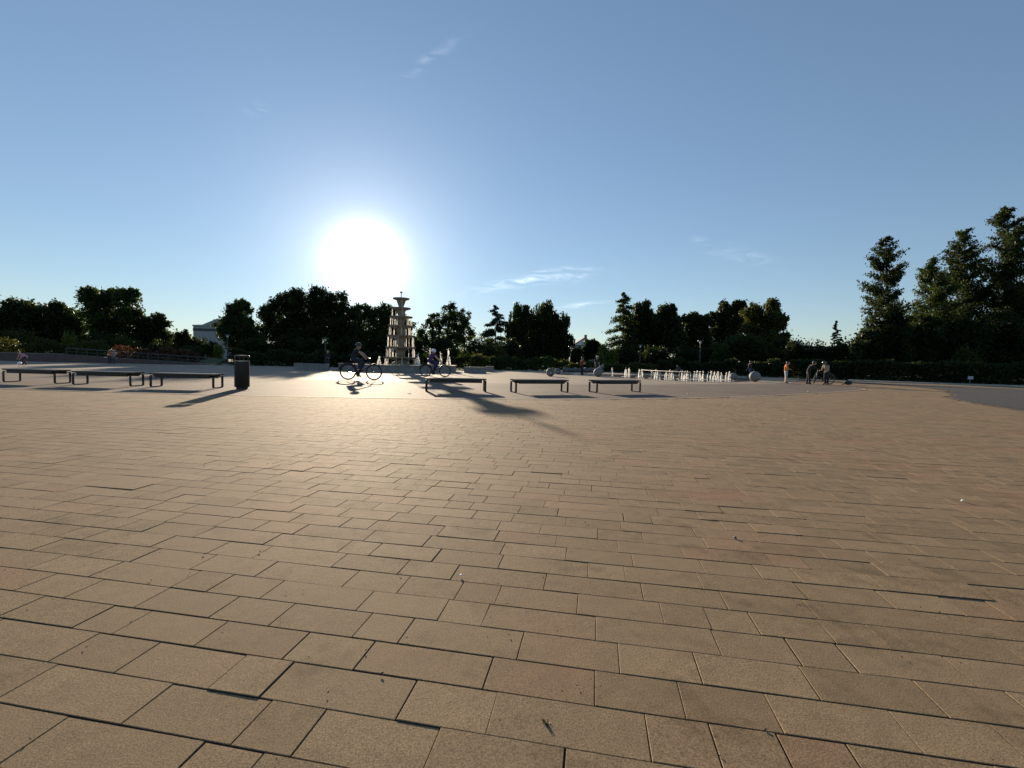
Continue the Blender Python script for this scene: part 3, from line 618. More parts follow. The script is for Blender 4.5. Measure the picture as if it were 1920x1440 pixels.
# ------------------------------------------------------------------ lamp posts
def lamp(px, py, h, label):
    p = gp(px, py); root = empty('lamp_post', (*p, 0)); tag(root, label, 'lamp post', 'lamp posts behind the plaza')
    MB().tube([(0, 0, -.06), (0, 0, .5), (0, 0, .52), (0, 0, h)], [.075, .07, .05, .038], 10).build('pole', GREYP, root)
    MB().lathe([(.0, h+.12), (.3, h+.1), (.32, h+.04), (.12, h+.0), (0, h)], n=20).build('lamp_head', GREYP, root)
    MB().lathe([(.06, h-.22), (.1, h-.2), (.11, h), (.05, h+.01)], n=14).build('lamp_glass', WHITEP, root)
lamp(427, 682, 3.3, 'grey lamp post behind the litter bin'); lamp(610, 687.5, 3.0, 'grey lamp post behind the person by the seat wall')
lamp(1069, 694.5, 3.0, 'grey lamp post left of the person in dark red'); lamp(1199, 698, 3.3, 'thin grey lamp post behind the second pair of jets'); lamp(1311, 701.5, 3.8, 'grey lamp post behind the right hand water jets')

# ------------------------------------------------------------------ tiered fountain
FX, FY = at(751, 690, 40)[0], 40.0
fo = empty('tiered_fountain', (FX, FY, 0)); tag(fo, 'tall tiered stone fountain with seven bowls and falling water', 'fountain')
NB = 8; BR = 5.05
a0 = R_(22.5)+R_(4)
vb = [np.array([math.cos(a0+2*math.pi*i/NB), math.sin(a0+2*math.pi*i/NB)]) for i in range(NB)]
for i in range(NB):
    a, b = vb[i]*BR, vb[(i+1) % NB]*BR; a2, b2 = vb[i]*(BR-.3), vb[(i+1) % NB]*(BR-.3)
    e = (b-a)/np.linalg.norm(b-a)*.006; a = a+e; b = b-e; a2 = a2+e; b2 = b2-e
    MB().add([(*a, -.02), (*b, -.02), (*b2, -.02), (*a2, -.02), (*a, .5), (*b, .5), (*b2, .5), (*a2, .5)], [(0, 1, 5, 4), (1, 2, 6, 5), (2, 3, 7, 6), (3, 0, 4, 7), (4, 5, 6, 7), (0, 3, 2, 1)]).build('basin_wall', CONC, fo, False)
    a, b, a2, b2 = vb[i]*(BR+.06), vb[(i+1) % NB]*(BR+.06), vb[i]*(BR-.4), vb[(i+1) % NB]*(BR-.4); a = a+e; b = b-e; a2 = a2+e; b2 = b2-e
    MB().add([(*a, .503), (*b, .503), (*b2, .503), (*a2, .503), (*a, .57), (*b, .57), (*b2, .57), (*a2, .57)], [(0, 1, 5, 4), (1, 2, 6, 5), (2, 3, 7, 6), (3, 0, 4, 7), (4, 5, 6, 7), (0, 3, 2, 1)]).build('coping', CONC_L, fo, False)
POOL = mat('pool_water', (.05, .07, .08), .06, .2, 2, .35, 6)
MB().lathe([(0.01, .44), (BR-.38, .44)], n=NB, ang0=a0).build('water_surface', POOL, fo, False)
rims = [(6.22, .70), (5.40, .82), (4.66, .98), (3.88, 1.09), (3.05, 1.20), (2.07, 1.30), (1.19, 1.45)]
for k, (z, r) in enumerate(rims):
    d = .34 + .05*k; t = .095
    MB().lathe([(.2, z-.10), (r*.6, z-.09), (r-.07, z-.02), (r-.05, z), (r, z), (r+.01, z-t*.5), (r-.02, z-t), (r*.8, z-t-.05), (r*.52, z-t-.12), (.36+.01*k, z-t-.22), (.30+.012*k, z-d-.14)], n=40).build('bowl', CONC_L, fo)
    MB().lathe([(.01, z-.035), (r-.10, z-.035)], n=32).build('bowl_water', POOL, fo, False)
for k in range(7):
    zt = rims[k][0]-.34-.05*k-.12; zb = rims[k+1][0]-.1 if k < 6 else .30
    w = .30+.012*k
    MB().lathe([(w, zt+.05), (w*.95, zt-.06), (w*.72, (zt+zb)/2), (w*.62, zb+.1), (w*.7, zb-.03)] if k < 6 else [(w, zt+.05), (.46, zt-.05), (.5, .8), (.72, .72), (.78, .62), (.78, .30)], n=24).build('column', CONC_L, fo)
MB().tube([(0, 0, 6.05), (0, 0, 6.62)], .035, 8).build('finial_pipe', STEEL, fo)
MB().lathe([(.0, 6.80), (.07, 6.78), (.11, 6.71), (.12, 6.67), (.05, 6.66), (.03, 6.60)], n=14).build('finial', CONC_L, fo)
rngw = np.random.default_rng(5)
for k in range(6):          # strands of water falling from each rim into the next bowl
    z0, r0 = rims[k]; z1, r1 = rims[k+1] if k < 6 else (.45, 2)
    mb = MB(); ns = 10+3*k if k else 3
    for j in range(ns):
        a = rngw.uniform(0, 2*math.pi); rr = r0*.9; zz = np.linspace(z0-.01, z1-.03, 7)
        pts = [((rr+.03*math.sqrt(max(0, z0-z))+rngw.normal()*.006)*math.cos(a)*min(1., (r1-.06)/(rr)), (rr+.03*math.sqrt(max(0, z0-z))+rngw.normal()*.006)*math.sin(a)*min(1., (r1-.06)/rr), z) for z in zz]
        w = rngw.uniform(.006, .020); mb.tube(pts, [w*rngw.uniform(.6, 1.2) for _ in pts], 4)
    tag(mb.build('water_curtain', WATER_W, fo), kind='stuff')
z0, r0 = rims[6]; mb = MB()
for j in range(26):
    a = rngw.uniform(0, 2*math.pi); zz = np.linspace(z0-.01, .44, 6); w = rngw.uniform(.006, .022)
    mb.tube([((r0*.9+.05*(z0-z))*math.cos(a), (r0*.9+.05*(z0-z))*math.sin(a), z) for z in zz], [w*rngw.uniform(.6, 1.2) for _ in zz], 4)
tag(mb.build('water_curtain', WATER_W, fo), kind='stuff')

def water_jet_mesh(h, rng, w=1., point=1.):
    mb = MB()
    for j in range(10):          # rising and falling ropes of water
        rise = j < 3; a = rng.uniform(0, 6.28); sp = (rng.uniform(.0, .03) if rise else rng.uniform(.03, .11))*w; hh = h*(rng.uniform(.85, 1.0) if rise else rng.uniform(.3, .8)*point); pts = []; rad = []
        for t in np.linspace(0, 1, 9):
            z = hh*t if rise else hh*4*t*(1-t)
            pts.append((math.cos(a)*sp*t*1.2+rng.normal()*.007*w, math.sin(a)*sp*t*1.2+rng.normal()*.007*w, max(z, .004))); rad.append((.014+.026*rng.random())*w*((1-.65*t) if rise else (1 if t < .9 else .6)))
        mb.tube(pts, rad, 6)
    for j in range(70):
        t = rng.random(); r = rng.uniform(.0, .11)*w*(.4+t); a = rng.uniform(0, 6.28); s = rng.uniform(.006, .022)*w
        mb.ball((math.cos(a)*r, math.sin(a)*r, h*rng.uniform(.05, 1.0)**1.3), s, 5, 3)
    for j in range(26):         # splash ring at the foot
        r = rng.uniform(.05, .38)*w; a = rng.uniform(0, 6.28); mb.ball((math.cos(a)*r, math.sin(a)*r, .012), rng.uniform(.012, .035), 5, 3, (1.6, 1.6, .5))
    return mb
for k, (px, py_top, Y, side) in enumerate([(711, 668, 37.2, 'left of the tiers'), (784, 662, 37.5, 'just right of the tiers'), (806, 652, 37.6, 'between the tiers and the white helmet'), (826, 660, 38.0, 'second from the right in the basin'), (841, 652, 38.6, 'at the right end of the basin')]):
    t = at(px, py_top, Y); o = water_jet_mesh((t[2]-.44)*1.0, np.random.default_rng(900+k), 1.5, .8).build('basin_water_jet', WATER_W); o.location = (t[0], Y, .44)
    tag(o, 'white water jet in the fountain basin, '+side, 'water jet', 'jets in the fountain basin')

# low concrete seat walls round the fountain
def seat_wall(pxs, h, th, label):
    pts = [gp(*p) for p in pxs]; b0 = pts[0]; root = empty('seat_wall', (*b0, 0)); tag(root, label, 'wall', 'low seat walls round the fountain')
    for a, b in zip(pts[:-1], pts[1:]):
        d = b-a; ln = np.linalg.norm(d); mid = (a+b)/2-b0; n_ = np.array([-d[1], d[0]])/ln*th/2; rz = math.atan2(d[1], d[0])
        MB().box((*(mid+n_), h/2-.05), (ln-.012, th, h+.02), rz=rz).build('wall_block', CONC, root, False); MB().box((*(mid+n_), h-.008), (ln-.006, th+.06, .06), rz=rz).build('coping', CONC, root, False)
seat_wall([(551, 692.5), (570, 693.5), (607, 695.3)], .50, .5, 'low concrete seat wall left of the fountain basin')
seat_wall([(874, 699.5), (912, 699.8)], .48, .5, 'low concrete seat wall just right of the fountain basin')
seat_wall([(911, 697.3), (926, 697.6)], .5, .5, 'short concrete seat wall at the far right of the fountain')

# ------------------------------------------------------------------ splash pad
pad = smooth_curve([gp(1040, 702), gp(1100, 703.5), gp(1145, 706.5), gp(1220, 711.5), gp(1300, 715), gp(1380, 716), gp(1425, 713)], 5) + smooth_curve([gp(1425, 710.5), gp(1330, 707), gp(1220, 704), gp(1130, 701.2), gp(1060, 700)], 4)
sheet('wet_paving', [tuple(p) for p in pad], .004, WET)
jets = [(1147, 706.5, 'solitary water jet at the left end of the splash pad', 19), (1173, 706.5, 'taller jet of the second pair from the left on the splash pad', 18), (1179, 704.8, 'rear jet of the second pair from the left on the splash pad', 16),
        (1198, 707.5, 'left jet of the pair beside the rail end on the splash pad', 17), (1202.5, 708.5, 'right jet of the pair beside the rail end on the splash pad', 18)]
ORD = ['first', 'second', 'third', 'fourth', 'fifth']
for cl, xs in [('the cluster behind the first rail post', (1223, 1229, 1232.5)), ('the cluster between the first two rail posts', (1248, 1255, 1260)), ('the cluster right of the middle rail post', (1275, 1279, 1284, 1288.5)),
               ('the cluster left of the right rail post', (1302, 1307, 1312, 1317.5)), ('the cluster right of the right rail post', (1328, 1332.5, 1339, 1345, 1352)), ('the last pair beside the dark grey ball', (1361, 1367))]:
    for i, x in enumerate(xs):
        jets.append((x, 709.3+(x-1220)*.022+(i % 3)*.7, ORD[i]+' splash pad jet from the left in '+cl, 16+(i*7 % 4)))
for i, (px, py, lb, hp) in enumerate(jets):
    p = gp(px, py); h = .92*hp*p[1]/F_PX
    o = water_jet_mesh(h, np.random.default_rng(1000+i), .78, 1.2).build('water_jet', WATER_W); o.location = (*p, .006); tag(o, lb, 'water jet', 'jets on the splash pad')
# rail with posts
rp = [gp(1222, 711), gp(1274.5, 712.7), gp(1328, 714.6)]
rr_ = empty('guard_rail', (*rp[0], 0)); tag(rr_, 'low dark metal guard rail in front of the water jets', 'rail')
for p in rp: MB().box((*(p-rp[0]), .25), (.09, .05, .52)).build('rail_post', STEEL, rr_, False)
MB().tube([(*(p-rp[0]), .53) for p in rp], .035, 8).build('rail_bar', STEEL, rr_)
rq = [gp(1204, 704), gp(1238, 706.6), gp(1295, 710.6)]
r2 = empty('guard_rail', (*rq[0], 0)); tag(r2, 'pale rear guard rail running among the water jets', 'rail')
for p in rq[1:]: MB().box((*(p-rq[0]), .25), (.07, .05, .5)).build('rail_post', GREYP, r2, False)
MB().tube([(*(p-rq[0]), .5) for p in rq], .03, 8).build('rail_bar', GREYP, r2)

# stone balls
def ball_obj(px, py, d, label, cavity=False, neck=False, mt=STONE):
    p = gp(px, py); root = empty('stone_ball', (*p, 0)); tag(root, label, 'stone ball', 'stone balls round the splash pad')
    r = d/2
    if cavity:
        prof = [(r*math.sin(t), -r*math.cos(t)) for t in np.linspace(0.001, math.pi*.80, 18)]; rc = prof[-1][0]; zc0 = prof[-1][1]
        prof += [(rc*.97*math.cos(t), zc0-rc*.75*math.sin(t)) for t in np.linspace(.12, math.pi/2-.01, 8)]
        o = MB().lathe(prof, n=28).build('ball', mt, root); o.location = (0, 0, r-.01); o.rotation_euler = (R_(82), 0, R_(6))
        s = MB(); s.box((0, -r*.5, r*.72), (r*.14, r*.12, r*.6)); s.lathe([(.01, r*.38), (r*.42, r*.38), (r*.46, r*.45), (.01, r*.47)], (0, -r*.45, 0), 16); s.build('cavity_boss', STEEL_L, root)
    else:
        MB().ball((0, 0, r-.01), r, 28, 18).build('ball', mt, root)
    if neck:
        MB().tube([(r*.2, 0, r*1.7), (r*.55, 0, r*2.15), (r*.95, 0, r*2.42), (r*1.2, 0, r*2.75)], [r*.42, r*.36, r*.25, r*.16], 12).build('neck', mt, root)
        MB().tube([(r*1.0, 0, r*2.35), (r*1.25, 0, r*2.25), (r*1.42, 0, r*2.12)], [r*.18, r*.14, r*.06], 8).build('spout', mt, root)
ball_obj(1032, 705.8, .64, 'hollow grey stone ball with bright piece inside, nearer of two', True)
ball_obj(1046, 701.2, .52, 'hollow grey stone ball with bright piece inside, farther of two', True)
ball_obj(1121, 706.4, .68, 'grey stone ball with bent neck left of the jets', False, True)
ball_obj(1375, 711.8, .54, 'dark grey stone ball right of the last jets')
ball_obj(1415, 715.6, .74, 'large stone ball in front of the walking person')

# rounded boulders edging the bed
BOULD = mat('boulder', (.10, .10, .10), .75, .35, 5, .5, 14)
for i, px in enumerate([1061, 1069, 1078, 1086, 1098, 1106, 1114, 1124]):
    rg = np.random.default_rng(40+i); p = gp(px, 697.6+.02*(px-1061)); me = MB().ball((0, 0, 0), .3, 10, 7).mesh('boulder')
    for v in me.vertices: v.co = v.co*(1+rg.normal()*.09); v.co.x *= 1.25; v.co.z *= .85
    me.polygons.foreach_set('use_smooth', [True]*len(me.polygons))
    o = link('boulder', me, BOULD); o.location = (p[0], p[1], .2); o.rotation_euler = (0, 0, rg.uniform(0, 3)); o.scale = (rg.uniform(.9, 1.3),)*3
    tag(o, ['leftmost', 'second', 'third', 'fourth', 'fifth', 'sixth', 'seventh', 'rightmost'][i]+' of the dark boulders edging the hedge near the person in dark red', 'boulder', 'boulders along the hedge edge')

# ------------------------------------------------------------------ benches
def rrect(w, h, r, n=5):
    pts = []
    for cx, cz, a in ((w/2-r, h-r, 0), (-w/2+r, h-r, 90), (-w/2+r, r, 180), (w/2-r, r, 270)):
        for t in np.linspace(0, 90, n): pts.append((cx+r*math.cos(R_(a+t)), cz+r*math.sin(R_(a+t))))
    return pts
def bench():
    b = empty('bench'); Lb, Db, Hb = 2.05, .50, .455
    for s in (-1, 1):
        lp = rrect(Db, Hb-.075, .05); mb = MB(); x = s*(Lb/2-.035); vs = []; hw = .033
        inn = rrect(Db-.044, Hb-.075-.044, .03); inn = [(y, z+.022) for y, z in inn]
        k = len(lp)
        for xx, ring in ((x-hw, lp), (x+hw, lp), (x+hw, inn), (x-hw, inn)): vs += [(xx, y, z) for y, z in ring]
        fs = []
        for q in range(4):
            q2 = (q+1) % 4
            for i in range(k): j = (i+1) % k; fs.append((q*k+i, q*k+j, q2*k+j, q2*k+i))
        mb.add(vs, fs).build('leg_frame', STEEL, b)
        MB().box((s*(Lb/2-.07), 0, Hb-.062), (.05, Db*.6, .026)).build('spacer', STEEL, b, False)
    ns = 5; sw = (Db-.008*(ns-1))/ns
    for i in range(ns):
        y = -Db/2+sw/2+i*(sw+.008); me = MB(); hz = .045
        prof = [(-sw/2, 0), (sw/2, 0), (sw/2, hz-.006), (sw/2-.006, hz), (-sw/2+.006, hz), (-sw/2, hz-.006)]
        vs = [(-Lb/2, y+a, Hb-.048+c) for a, c in prof] + [(Lb/2, y+a, Hb-.048+c) for a, c in prof]
        me.add(vs, [(0, 1, 2, 3, 4, 5)[::-1], (6, 7, 8, 9, 10, 11)] + [(j, (j+1) % 6, (j+1) % 6+6, j+6) for j in range(6)]).build('seat_slat', WOOD_D, b, False)
    MB().box((0, -Db/2+.04, Hb-.099), (Lb-.30, .05, .098)).build('apron', STEEL, b, False)
    MB().box((0, Db/2-.04, Hb-.099), (Lb-.30, .05, .098)).build('apron', STEEL, b, False)
    return b
B0 = bench()
bl = [((10, 717), (91, 719.5), 'low dark bench at the far left, first from the left edge'), ((142, 722), (236, 723.5), 'low dark bench, second from the left edge'), ((287, 726), (392, 728), 'low dark bench immediately left of the litter bin'),
      ((797, 734), (909, 735.5), 'low dark bench crossed by the fountain shadow'), ((963, 737), (1067, 736), 'low dark bench in the middle of the right hand three'), ((1115, 736.4), (1207, 735.5), 'low dark bench at the right end, nearest the water jets')]
for i, (a, b, lb) in enumerate(bl):
    o = B0 if i == 0 else copy_tree(B0)
    rz = [R_(-7), R_(-4), R_(1), R_(9), R_(21), R_(25)][i]; c = [(-16.11, 15.71), (-13.26, 15.22), (-10.57, 15.07), (-1.92, 15.87), (.98, 16.40), (3.89, 17.47)][i]
    o.location = (c[0], c[1], .004); o.rotation_euler = (0, 0, rz); tag(o, lb, 'bench', 'benches along the paving curve')

# ------------------------------------------------------------------ litter bin
p = gp(447, 730.5); lb_ = empty('litter_bin', (p[0], p[1]+.2, .002)); tag(lb_, 'tall dark cylindrical litter bin with a gap under its lid', 'litter bin')
MB().lathe([(0, 0), (.165, 0), (.165, .07), (.0, .07)], n=28).build('plinth', BLACKP, lb_)
MB().lathe([(.0, .072), (.205, .072), (.215, .085), (.215, .885), (.22, .89), (.22, .905), (.19, .905), (.19, .5), (0, .5)], n=36).build('body', BLACKP, lb_)
MB().box((0, -.2165, .48), (.008, .006, .78)).build('door_seam', STEEL, lb_, False)
for k in range(4):
    a = R_(45+90*k); MB().box((.185*math.cos(a), .185*math.sin(a), .965), (.03, .03, .125), rz=a).build('lid_post', BLACKP, lb_, False)
MB().lathe([(0, 1.02), (.22, 1.02), (.22, 1.055), (.205, 1.075), (.0, 1.085)], n=36).build('lid', BLACKP, lb_)
MB().lathe([(.221, .893), (.224, .893), (.224, .906), (.221, .906)], n=36).build('rim_band', STEEL_L, lb_)

# ------------------------------------------------------------------ people
DG = bpy.context.evaluated_depsgraph_get
def remesh(mb, name, vox, smooth_it=4):
    me = mb.mesh(name, False); o = bpy.data.objects.new(name, me); COL.objects.link(o)
    md = o.modifiers.new('r', 'REMESH'); md.mode = 'VOXEL'; md.voxel_size = vox; md.use_smooth_shade = True
    ms = o.modifiers.new('s', 'SMOOTH'); ms.factor = .5; ms.iterations = smooth_it
    bpy.context.view_layer.update(); dg = DG(); out_ = bpy.data.meshes.new_from_object(o.evaluated_get(dg)); out_.name = name
    bpy.data.objects.remove(o); bpy.data.meshes.remove(me)
    out_.polygons.foreach_set('use_smooth', [True]*len(out_.polygons)); return out_
def cap(mb, a, b, ra, rb):
    a, b = Vector(a), Vector(b); n = 5; mb.tube([a.lerp(b, t) for t in np.linspace(0, 1, n)], [ra+(rb-ra)*t for t in np.linspace(0, 1, n)], 12); mb.ball(a, ra, 12, 8); mb.ball(b, rb, 12, 8)
SKIN = mat('skin', (.50, .31, .22), .55, .1, 6)
def cloth(n, c): return mat('cloth_'+n, c, .9, .2, 10, .25, 60)
STAND = dict(pelvis=(0, 0, .53), waist=(0, 0, .61), chest=(0, .0, .735), neck=(0, .005, .835), head=(0, .02, .925), shL=(-.105, 0, .80), shR=(.105, 0, .80), elL=(-.135, -.01, .635), elR=(.135, -.01, .635),
             wrL=(-.135, .045, .49), wrR=(.135, .045, .49), hipL=(-.052, 0, .52), hipR=(.052, 0, .52), knL=(-.06, .012, .285), knR=(.06, .012, .285), anL=(-.062, -.012, .045), anR=(.062, -.012, .045), toL=(-.075, .085, .02), toR=(.075, .085, .02))
def person(label, loc, rz, height, pose=None, top=(.02, .02, .02), legs=(.03, .03, .04), sleeve=1., short=False, hair=(.03, .02, .015), headgear=None, shoes=(.02, .02, .02), vox=.013, cn='a', hem=None):
    J = dict(STAND); J.update(pose or {}); J = {k: Vector(v)*height for k, v in J.items()}; h = height
    root = empty('person', loc, rz); tag(root, label, 'person', 'people on the plaza'); b = MB()
    cap(b, J['pelvis'], J['waist'], .072*h, .066*h); cap(b, J['waist'], J['chest'], .066*h, .076*h)
    cap(b, J['shL']*.75+J['chest']*.25, J['shR']*.75+J['chest']*.25, .048*h, .048*h); cap(b, J['chest'], J['neck'], .06*h, .032*h); cap(b, J['neck'], J['head'], .03*h, .035*h)
    hd = J['head']; b.ball(hd, .068*h, 16, 12, (.84, .98, 1.12)); f = (J['toL']+J['toR']-J['anL']-J['anR']); f = Vector((0, 1, 0))
    b.ball(hd+f*.066*h+Vector((0, 0, -.008*h)), .014*h, 8, 6, (.8, 1, 1.1)); b.ball(hd+f*.045*h+Vector((0, 0, -.05*h)), .025*h, 8, 6)
    for s in (-1, 1): b.ball(hd+Vector((s*.058*h, -.004*h, -.006*h)), .016*h, 8, 6, (.5, .8, 1.2))
    for s in 'LR':
        cap(b, J['sh'+s], J['el'+s], .034*h, .025*h); cap(b, J['el'+s], J['wr'+s], .025*h, .017*h)
        cap(b, J['hip'+s], J['kn'+s], .055*h, .036*h); cap(b, J['kn'+s], J['kn'+s].lerp(J['an'+s], .35), .036*h, .037*h); cap(b, J['kn'+s].lerp(J['an'+s], .35), J['an'+s], .037*h, .022*h); cap(b, J['an'+s], J['to'+s], .026*h, .02*h)
        w = J['wr'+s]; d = (w-J['el'+s]).normalized(); side = d.cross(Vector((0, 0, 1)))
        if side.length < .1: side = Vector((1, 0, 0)).cross(d)
        side.normalize(); n_ = side.cross(d); pm = w+d*.035*h; cap(b, w, pm, .017*h, .022*h)
        for q, ln in zip((-1.5, -.5, .5, 1.5), (.036, .043, .04, .03)):
            k0 = pm+side*q*.0095*h+d*.012*h; k1 = k0+d*ln*.55*h; k2 = k1+d*ln*.4*h-n_*ln*.35*h; cap(b, k0, k1, .0062*h, .0058*h); cap(b, k1, k2, .0058*h, .005*h)
        t0 = w+d*.012*h-side*.016*h; t1 = t0+d*.02*h-side*.018*h; cap(b, t0, t1, .008*h, .007*h); cap(b, t1, t1+d*.02*h-n_*.006*h, .007*h, .006*h)
    link('body', remesh(b, 'body', vox), SKIN, root)
    s_ = MB(); e = .012*h; cap(s_, J['pelvis'].lerp(J['waist'], .25 if hem is None else hem), J['waist'], .076*h+e*.6, .072*h+e*.5); cap(s_, J['waist'], J['chest'], .068*h+e, .079*h+e*.7)
    cap(s_, J['shL']*.75+J['chest']*.25, J['shR']*.75+J['chest']*.25, .05*h+e*.6, .05*h+e*.6); cap(s_, J['chest'], J['chest'].lerp(J['neck'], .75), .06*h+e, .042*h)
    for s in 'LR':
        cap(s_, J['sh'+s], J['sh'+s].lerp(J['el'+s], min(1, sleeve*2)), .036*h+e*.6, .03*h+e*.5)
        if sleeve > .5: cap(s_, J['el'+s], J['el'+s].lerp(J['wr'+s], sleeve*2-1), .028*h+e*.4, .021*h+e*.35)
    link('shirt', remesh(s_, 'shirt', .017), cloth('top'+cn, top), root)
    t = MB(); cap(t, J['pelvis'], J['pelvis'].lerp(J['waist'], .6), .076*h+e*.4, .07*h+e*.3)
    for s in 'LR':
        cap(t, J['hip'+s], J['kn'+s], .057*h+e*.5, .04*h+e*.6)
        if not short: cap(t, J['kn'+s], J['kn'+s].lerp(J['an'+s], .93), .04*h+e*.5, .03*h+e*.5)
    link('trousers', remesh(t, 'trousers', .017), cloth('leg'+cn, legs), root)
    for s in 'LR':
        m_ = MB(); a, bq = J['an'+s], J['to'+s]; cap(m_, a+Vector((0, 0, -.01*h)), bq, .03*h, .025*h); link('shoe', remesh(m_, 'shoe', .016), cloth('shoe'+cn, shoes), root)
        MB().ball(hd+Vector((.024*h*(1 if s == 'R' else -1), .062*h, .008*h)), .008*h, 8, 6).build('eye', BLACKP, root)
    m_ = MB(); m_.ball(hd+Vector((0, -.010*h, .014*h)), .073*h, 16, 12, (.9, 1.0, 1.06))
    if headgear is None or headgear[0] != 'helmet':
        me = m_.mesh('hair', True); bm = bmesh.new(); bm.from_mesh(me)
        dl = [v for v in bm.verts if (v.co-hd).y > .03*h and (v.co-hd).z < .035*h]; bmesh.ops.delete(bm, geom=dl, context='VERTS'); bm.to_mesh(me); bm.free(); link('hair', me, mat('hair_'+cn, hair, .6, .3, 40), root)
    if headgear:
        kind, col = headgear; hm = mat('headgear_'+cn, col, .3 if kind == 'helmet' else .8, .1, 5); q = MB()
        if kind == 'helmet':
            q.lathe([(.087*h, -.01*h), (.092*h, .01*h), (.088*h, .045*h), (.07*h, .078*h), (.04*h, .096*h), (.001, .102*h)], tuple(hd+Vector((0, -.008*h, 0))), 20); q.build('helmet', hm, root)
        else:
            q.lathe([(.074*h, .018*h), (.076*h, .03*h), (.07*h, .062*h), (.045*h, .08*h), (.001, .086*h)], tuple(hd), 18); q.box(hd+Vector((0, .085*h, .024*h)), (.09*h, .07*h, .008*h)); q.build('cap', hm, root)
    return root
def face(dx, dy): return math.atan2(dy, dx)-math.pi/2
def fl(px, py): q = gp(px, py); return (q[0], q[1], .004)

# ------------------------------------------------------------------ bicycles (forward is local +Y, ground at z = 0)
PAINT = {}
def bicycle(label, loc, rz, scale=1., paint=(.03, .025, .03), steer=0., lean=0., group='bicycles on the plaza'):
    root = empty('bicycle', loc, rz, scale); root.rotation_euler = (0, lean, rz); tag(root, label, 'bicycle', group)
    pm = mat('bike_paint_%d' % len(PAINT), paint, .35, .15, 6); PAINT[len(PAINT)] = 1
    Rw, wb = .355, 1.12; ra, fa = Vector((0, -.5, Rw)), Vector((0, wb-.5, Rw)); bb = Vector((0, -.06, .29)); st = Vector((0, -.23, .72)); ht = Vector((0, .42, .80)); hb = Vector((0, .47, .66))
    f = MB(); f.tube([bb, st], .018, 8); f.tube([st-Vector((0, -.02, .06)), ht], .018, 8); f.tube([bb, hb], .021, 8); f.tube([ht, hb], .022, 8)
    for s in (-1, 1): f.tube([bb+Vector((s*.03, 0, 0)), ra+Vector((s*.06, 0, 0))], .011, 6); f.tube([st+Vector((s*.015, 0, -.08)), ra+Vector((s*.06, 0, 0))], .010, 6)
    f.build('frame', pm, root)
    axis = (ht-hb).normalized(); SM = Matrix.Translation(hb) @ Matrix.Rotation(steer, 4, axis) @ Matrix.Translation(-hb)
    def T(v): return SM @ Vector(v)
    def wheel(c, tr):
        w = empty('wheel'); w.parent = root; w.empty_display_size = .05
        if tr: w.matrix_local = SM
        m_ = MB(); pts = [c+Vector((0, math.cos(a)*(Rw-.022), math.sin(a)*(Rw-.022))) for a in np.linspace(0, 2*math.pi, 40, endpoint=False)]; m_.tube(pts, .024, 8, True).build('tyre', RUBBER, w)
        m_ = MB(); pts = [c+Vector((0, math.cos(a)*(Rw-.05), math.sin(a)*(Rw-.05))) for a in np.linspace(0, 2*math.pi, 40, endpoint=False)]; m_.tube(pts, .011, 6, True).build('rim', STEEL, w)
        m_ = MB()
        for k in range(18):
            a = 2*math.pi*k/18; m_.tube([c+Vector(((-1)**k*.03, math.cos(a+.25*(-1)**(k//2))*.02, math.sin(a+.25*(-1)**(k//2))*.02)), c+Vector((0, math.cos(a)*(Rw-.055), math.sin(a)*(Rw-.055)))], .0016, 4)
        m_.build('spokes', STEEL_L, w); MB().tube([c+Vector((-.055, 0, 0)), c+Vector((.055, 0, 0))], .022, 10).build('hub', STEEL, w)
    wheel(ra, False); wheel(fa, True)
    fk = MB()
    for s in (-1, 1): fk.tube([T(hb+Vector((s*.035, 0, -.02))), T(hb+Vector((s*.05, .03, -.12))), T(fa+Vector((s*.055, -.01, 0)))], [.016, .015, .010], 7)
    fk.tube([T(hb+Vector((-.05, .012, -.06))), T(hb+Vector((.05, .012, -.06)))], .018, 6); fk.build('fork', pm, root)
    hbm = MB(); hbm.tube([T(ht), T(ht+Vector((0, -.03, .1))), T(ht+Vector((0, .03, .14)))], .014, 7); hbm.tube([T(ht+Vector((x, y, z))) for x, y, z in ((-.3, -.10, .17), (-.18, 0, .165), (0, .03, .14), (.18, 0, .165), (.3, -.10, .17))], .012, 7); hbm.build('handlebar', STEEL, root)
    for s in (-1, 1): MB().tube([T(ht+Vector((s*.29, -.09, .17))), T(ht+Vector((s*.33, -.16, .172)))], .018, 8).build('grip', RUBBER, root)
    MB().tube([st, st+Vector((0, -.035, .13))], .013, 8).build('seat_post', STEEL, root)
    sv = st+Vector((0, -.04, .15)); sd_ = MB(); sd_.tube([sv+Vector((0, -.13, .01)), sv+Vector((0, -.08, .01)), sv, sv+Vector((0, .13, 0))], [.06, .085, .05, .022], 10, flat=(1, .4)); sd_.build('saddle', BLACKP, root)
    cr_ = MB(); cr_.lathe([(.03, -.004), (.095, -.004), (.095, .004), (.03, .004)], n=24); o = cr_.build('chainring', STEEL, root); o.location = bb+Vector((.05, 0, 0)); o.rotation_euler = (0, R_(90), 0)
    for s in (-1, 1):
        e = bb+Vector((s*.075, s*.05, s*.155)); MB().tube([bb+Vector((s*.06, 0, 0)), e], .011, 6).build('crank', STEEL, root); MB().box(e+Vector((s*.05, 0, 0)), (.09, .09, .022)).build('pedal', RUBBER, root, False)
    ch = MB(); ch.tube([bb+Vector((.05, 0, .095)), ra+Vector((.05, 0, .04))], .006, 4); ch.tube([bb+Vector((.05, 0, -.095)), ra+Vector((.05, 0, -.04))], .006, 4); ch.build('chain', STEEL, root)
    mg = MB(); mg.tube([ra+Vector((0, math.cos(a)*(Rw+.03), math.sin(a)*(Rw+.03))) for a in np.linspace(R_(20), R_(165), 16)], .03, 6, flat=(1, .2)); mg.build('mudguard', STEEL, root)
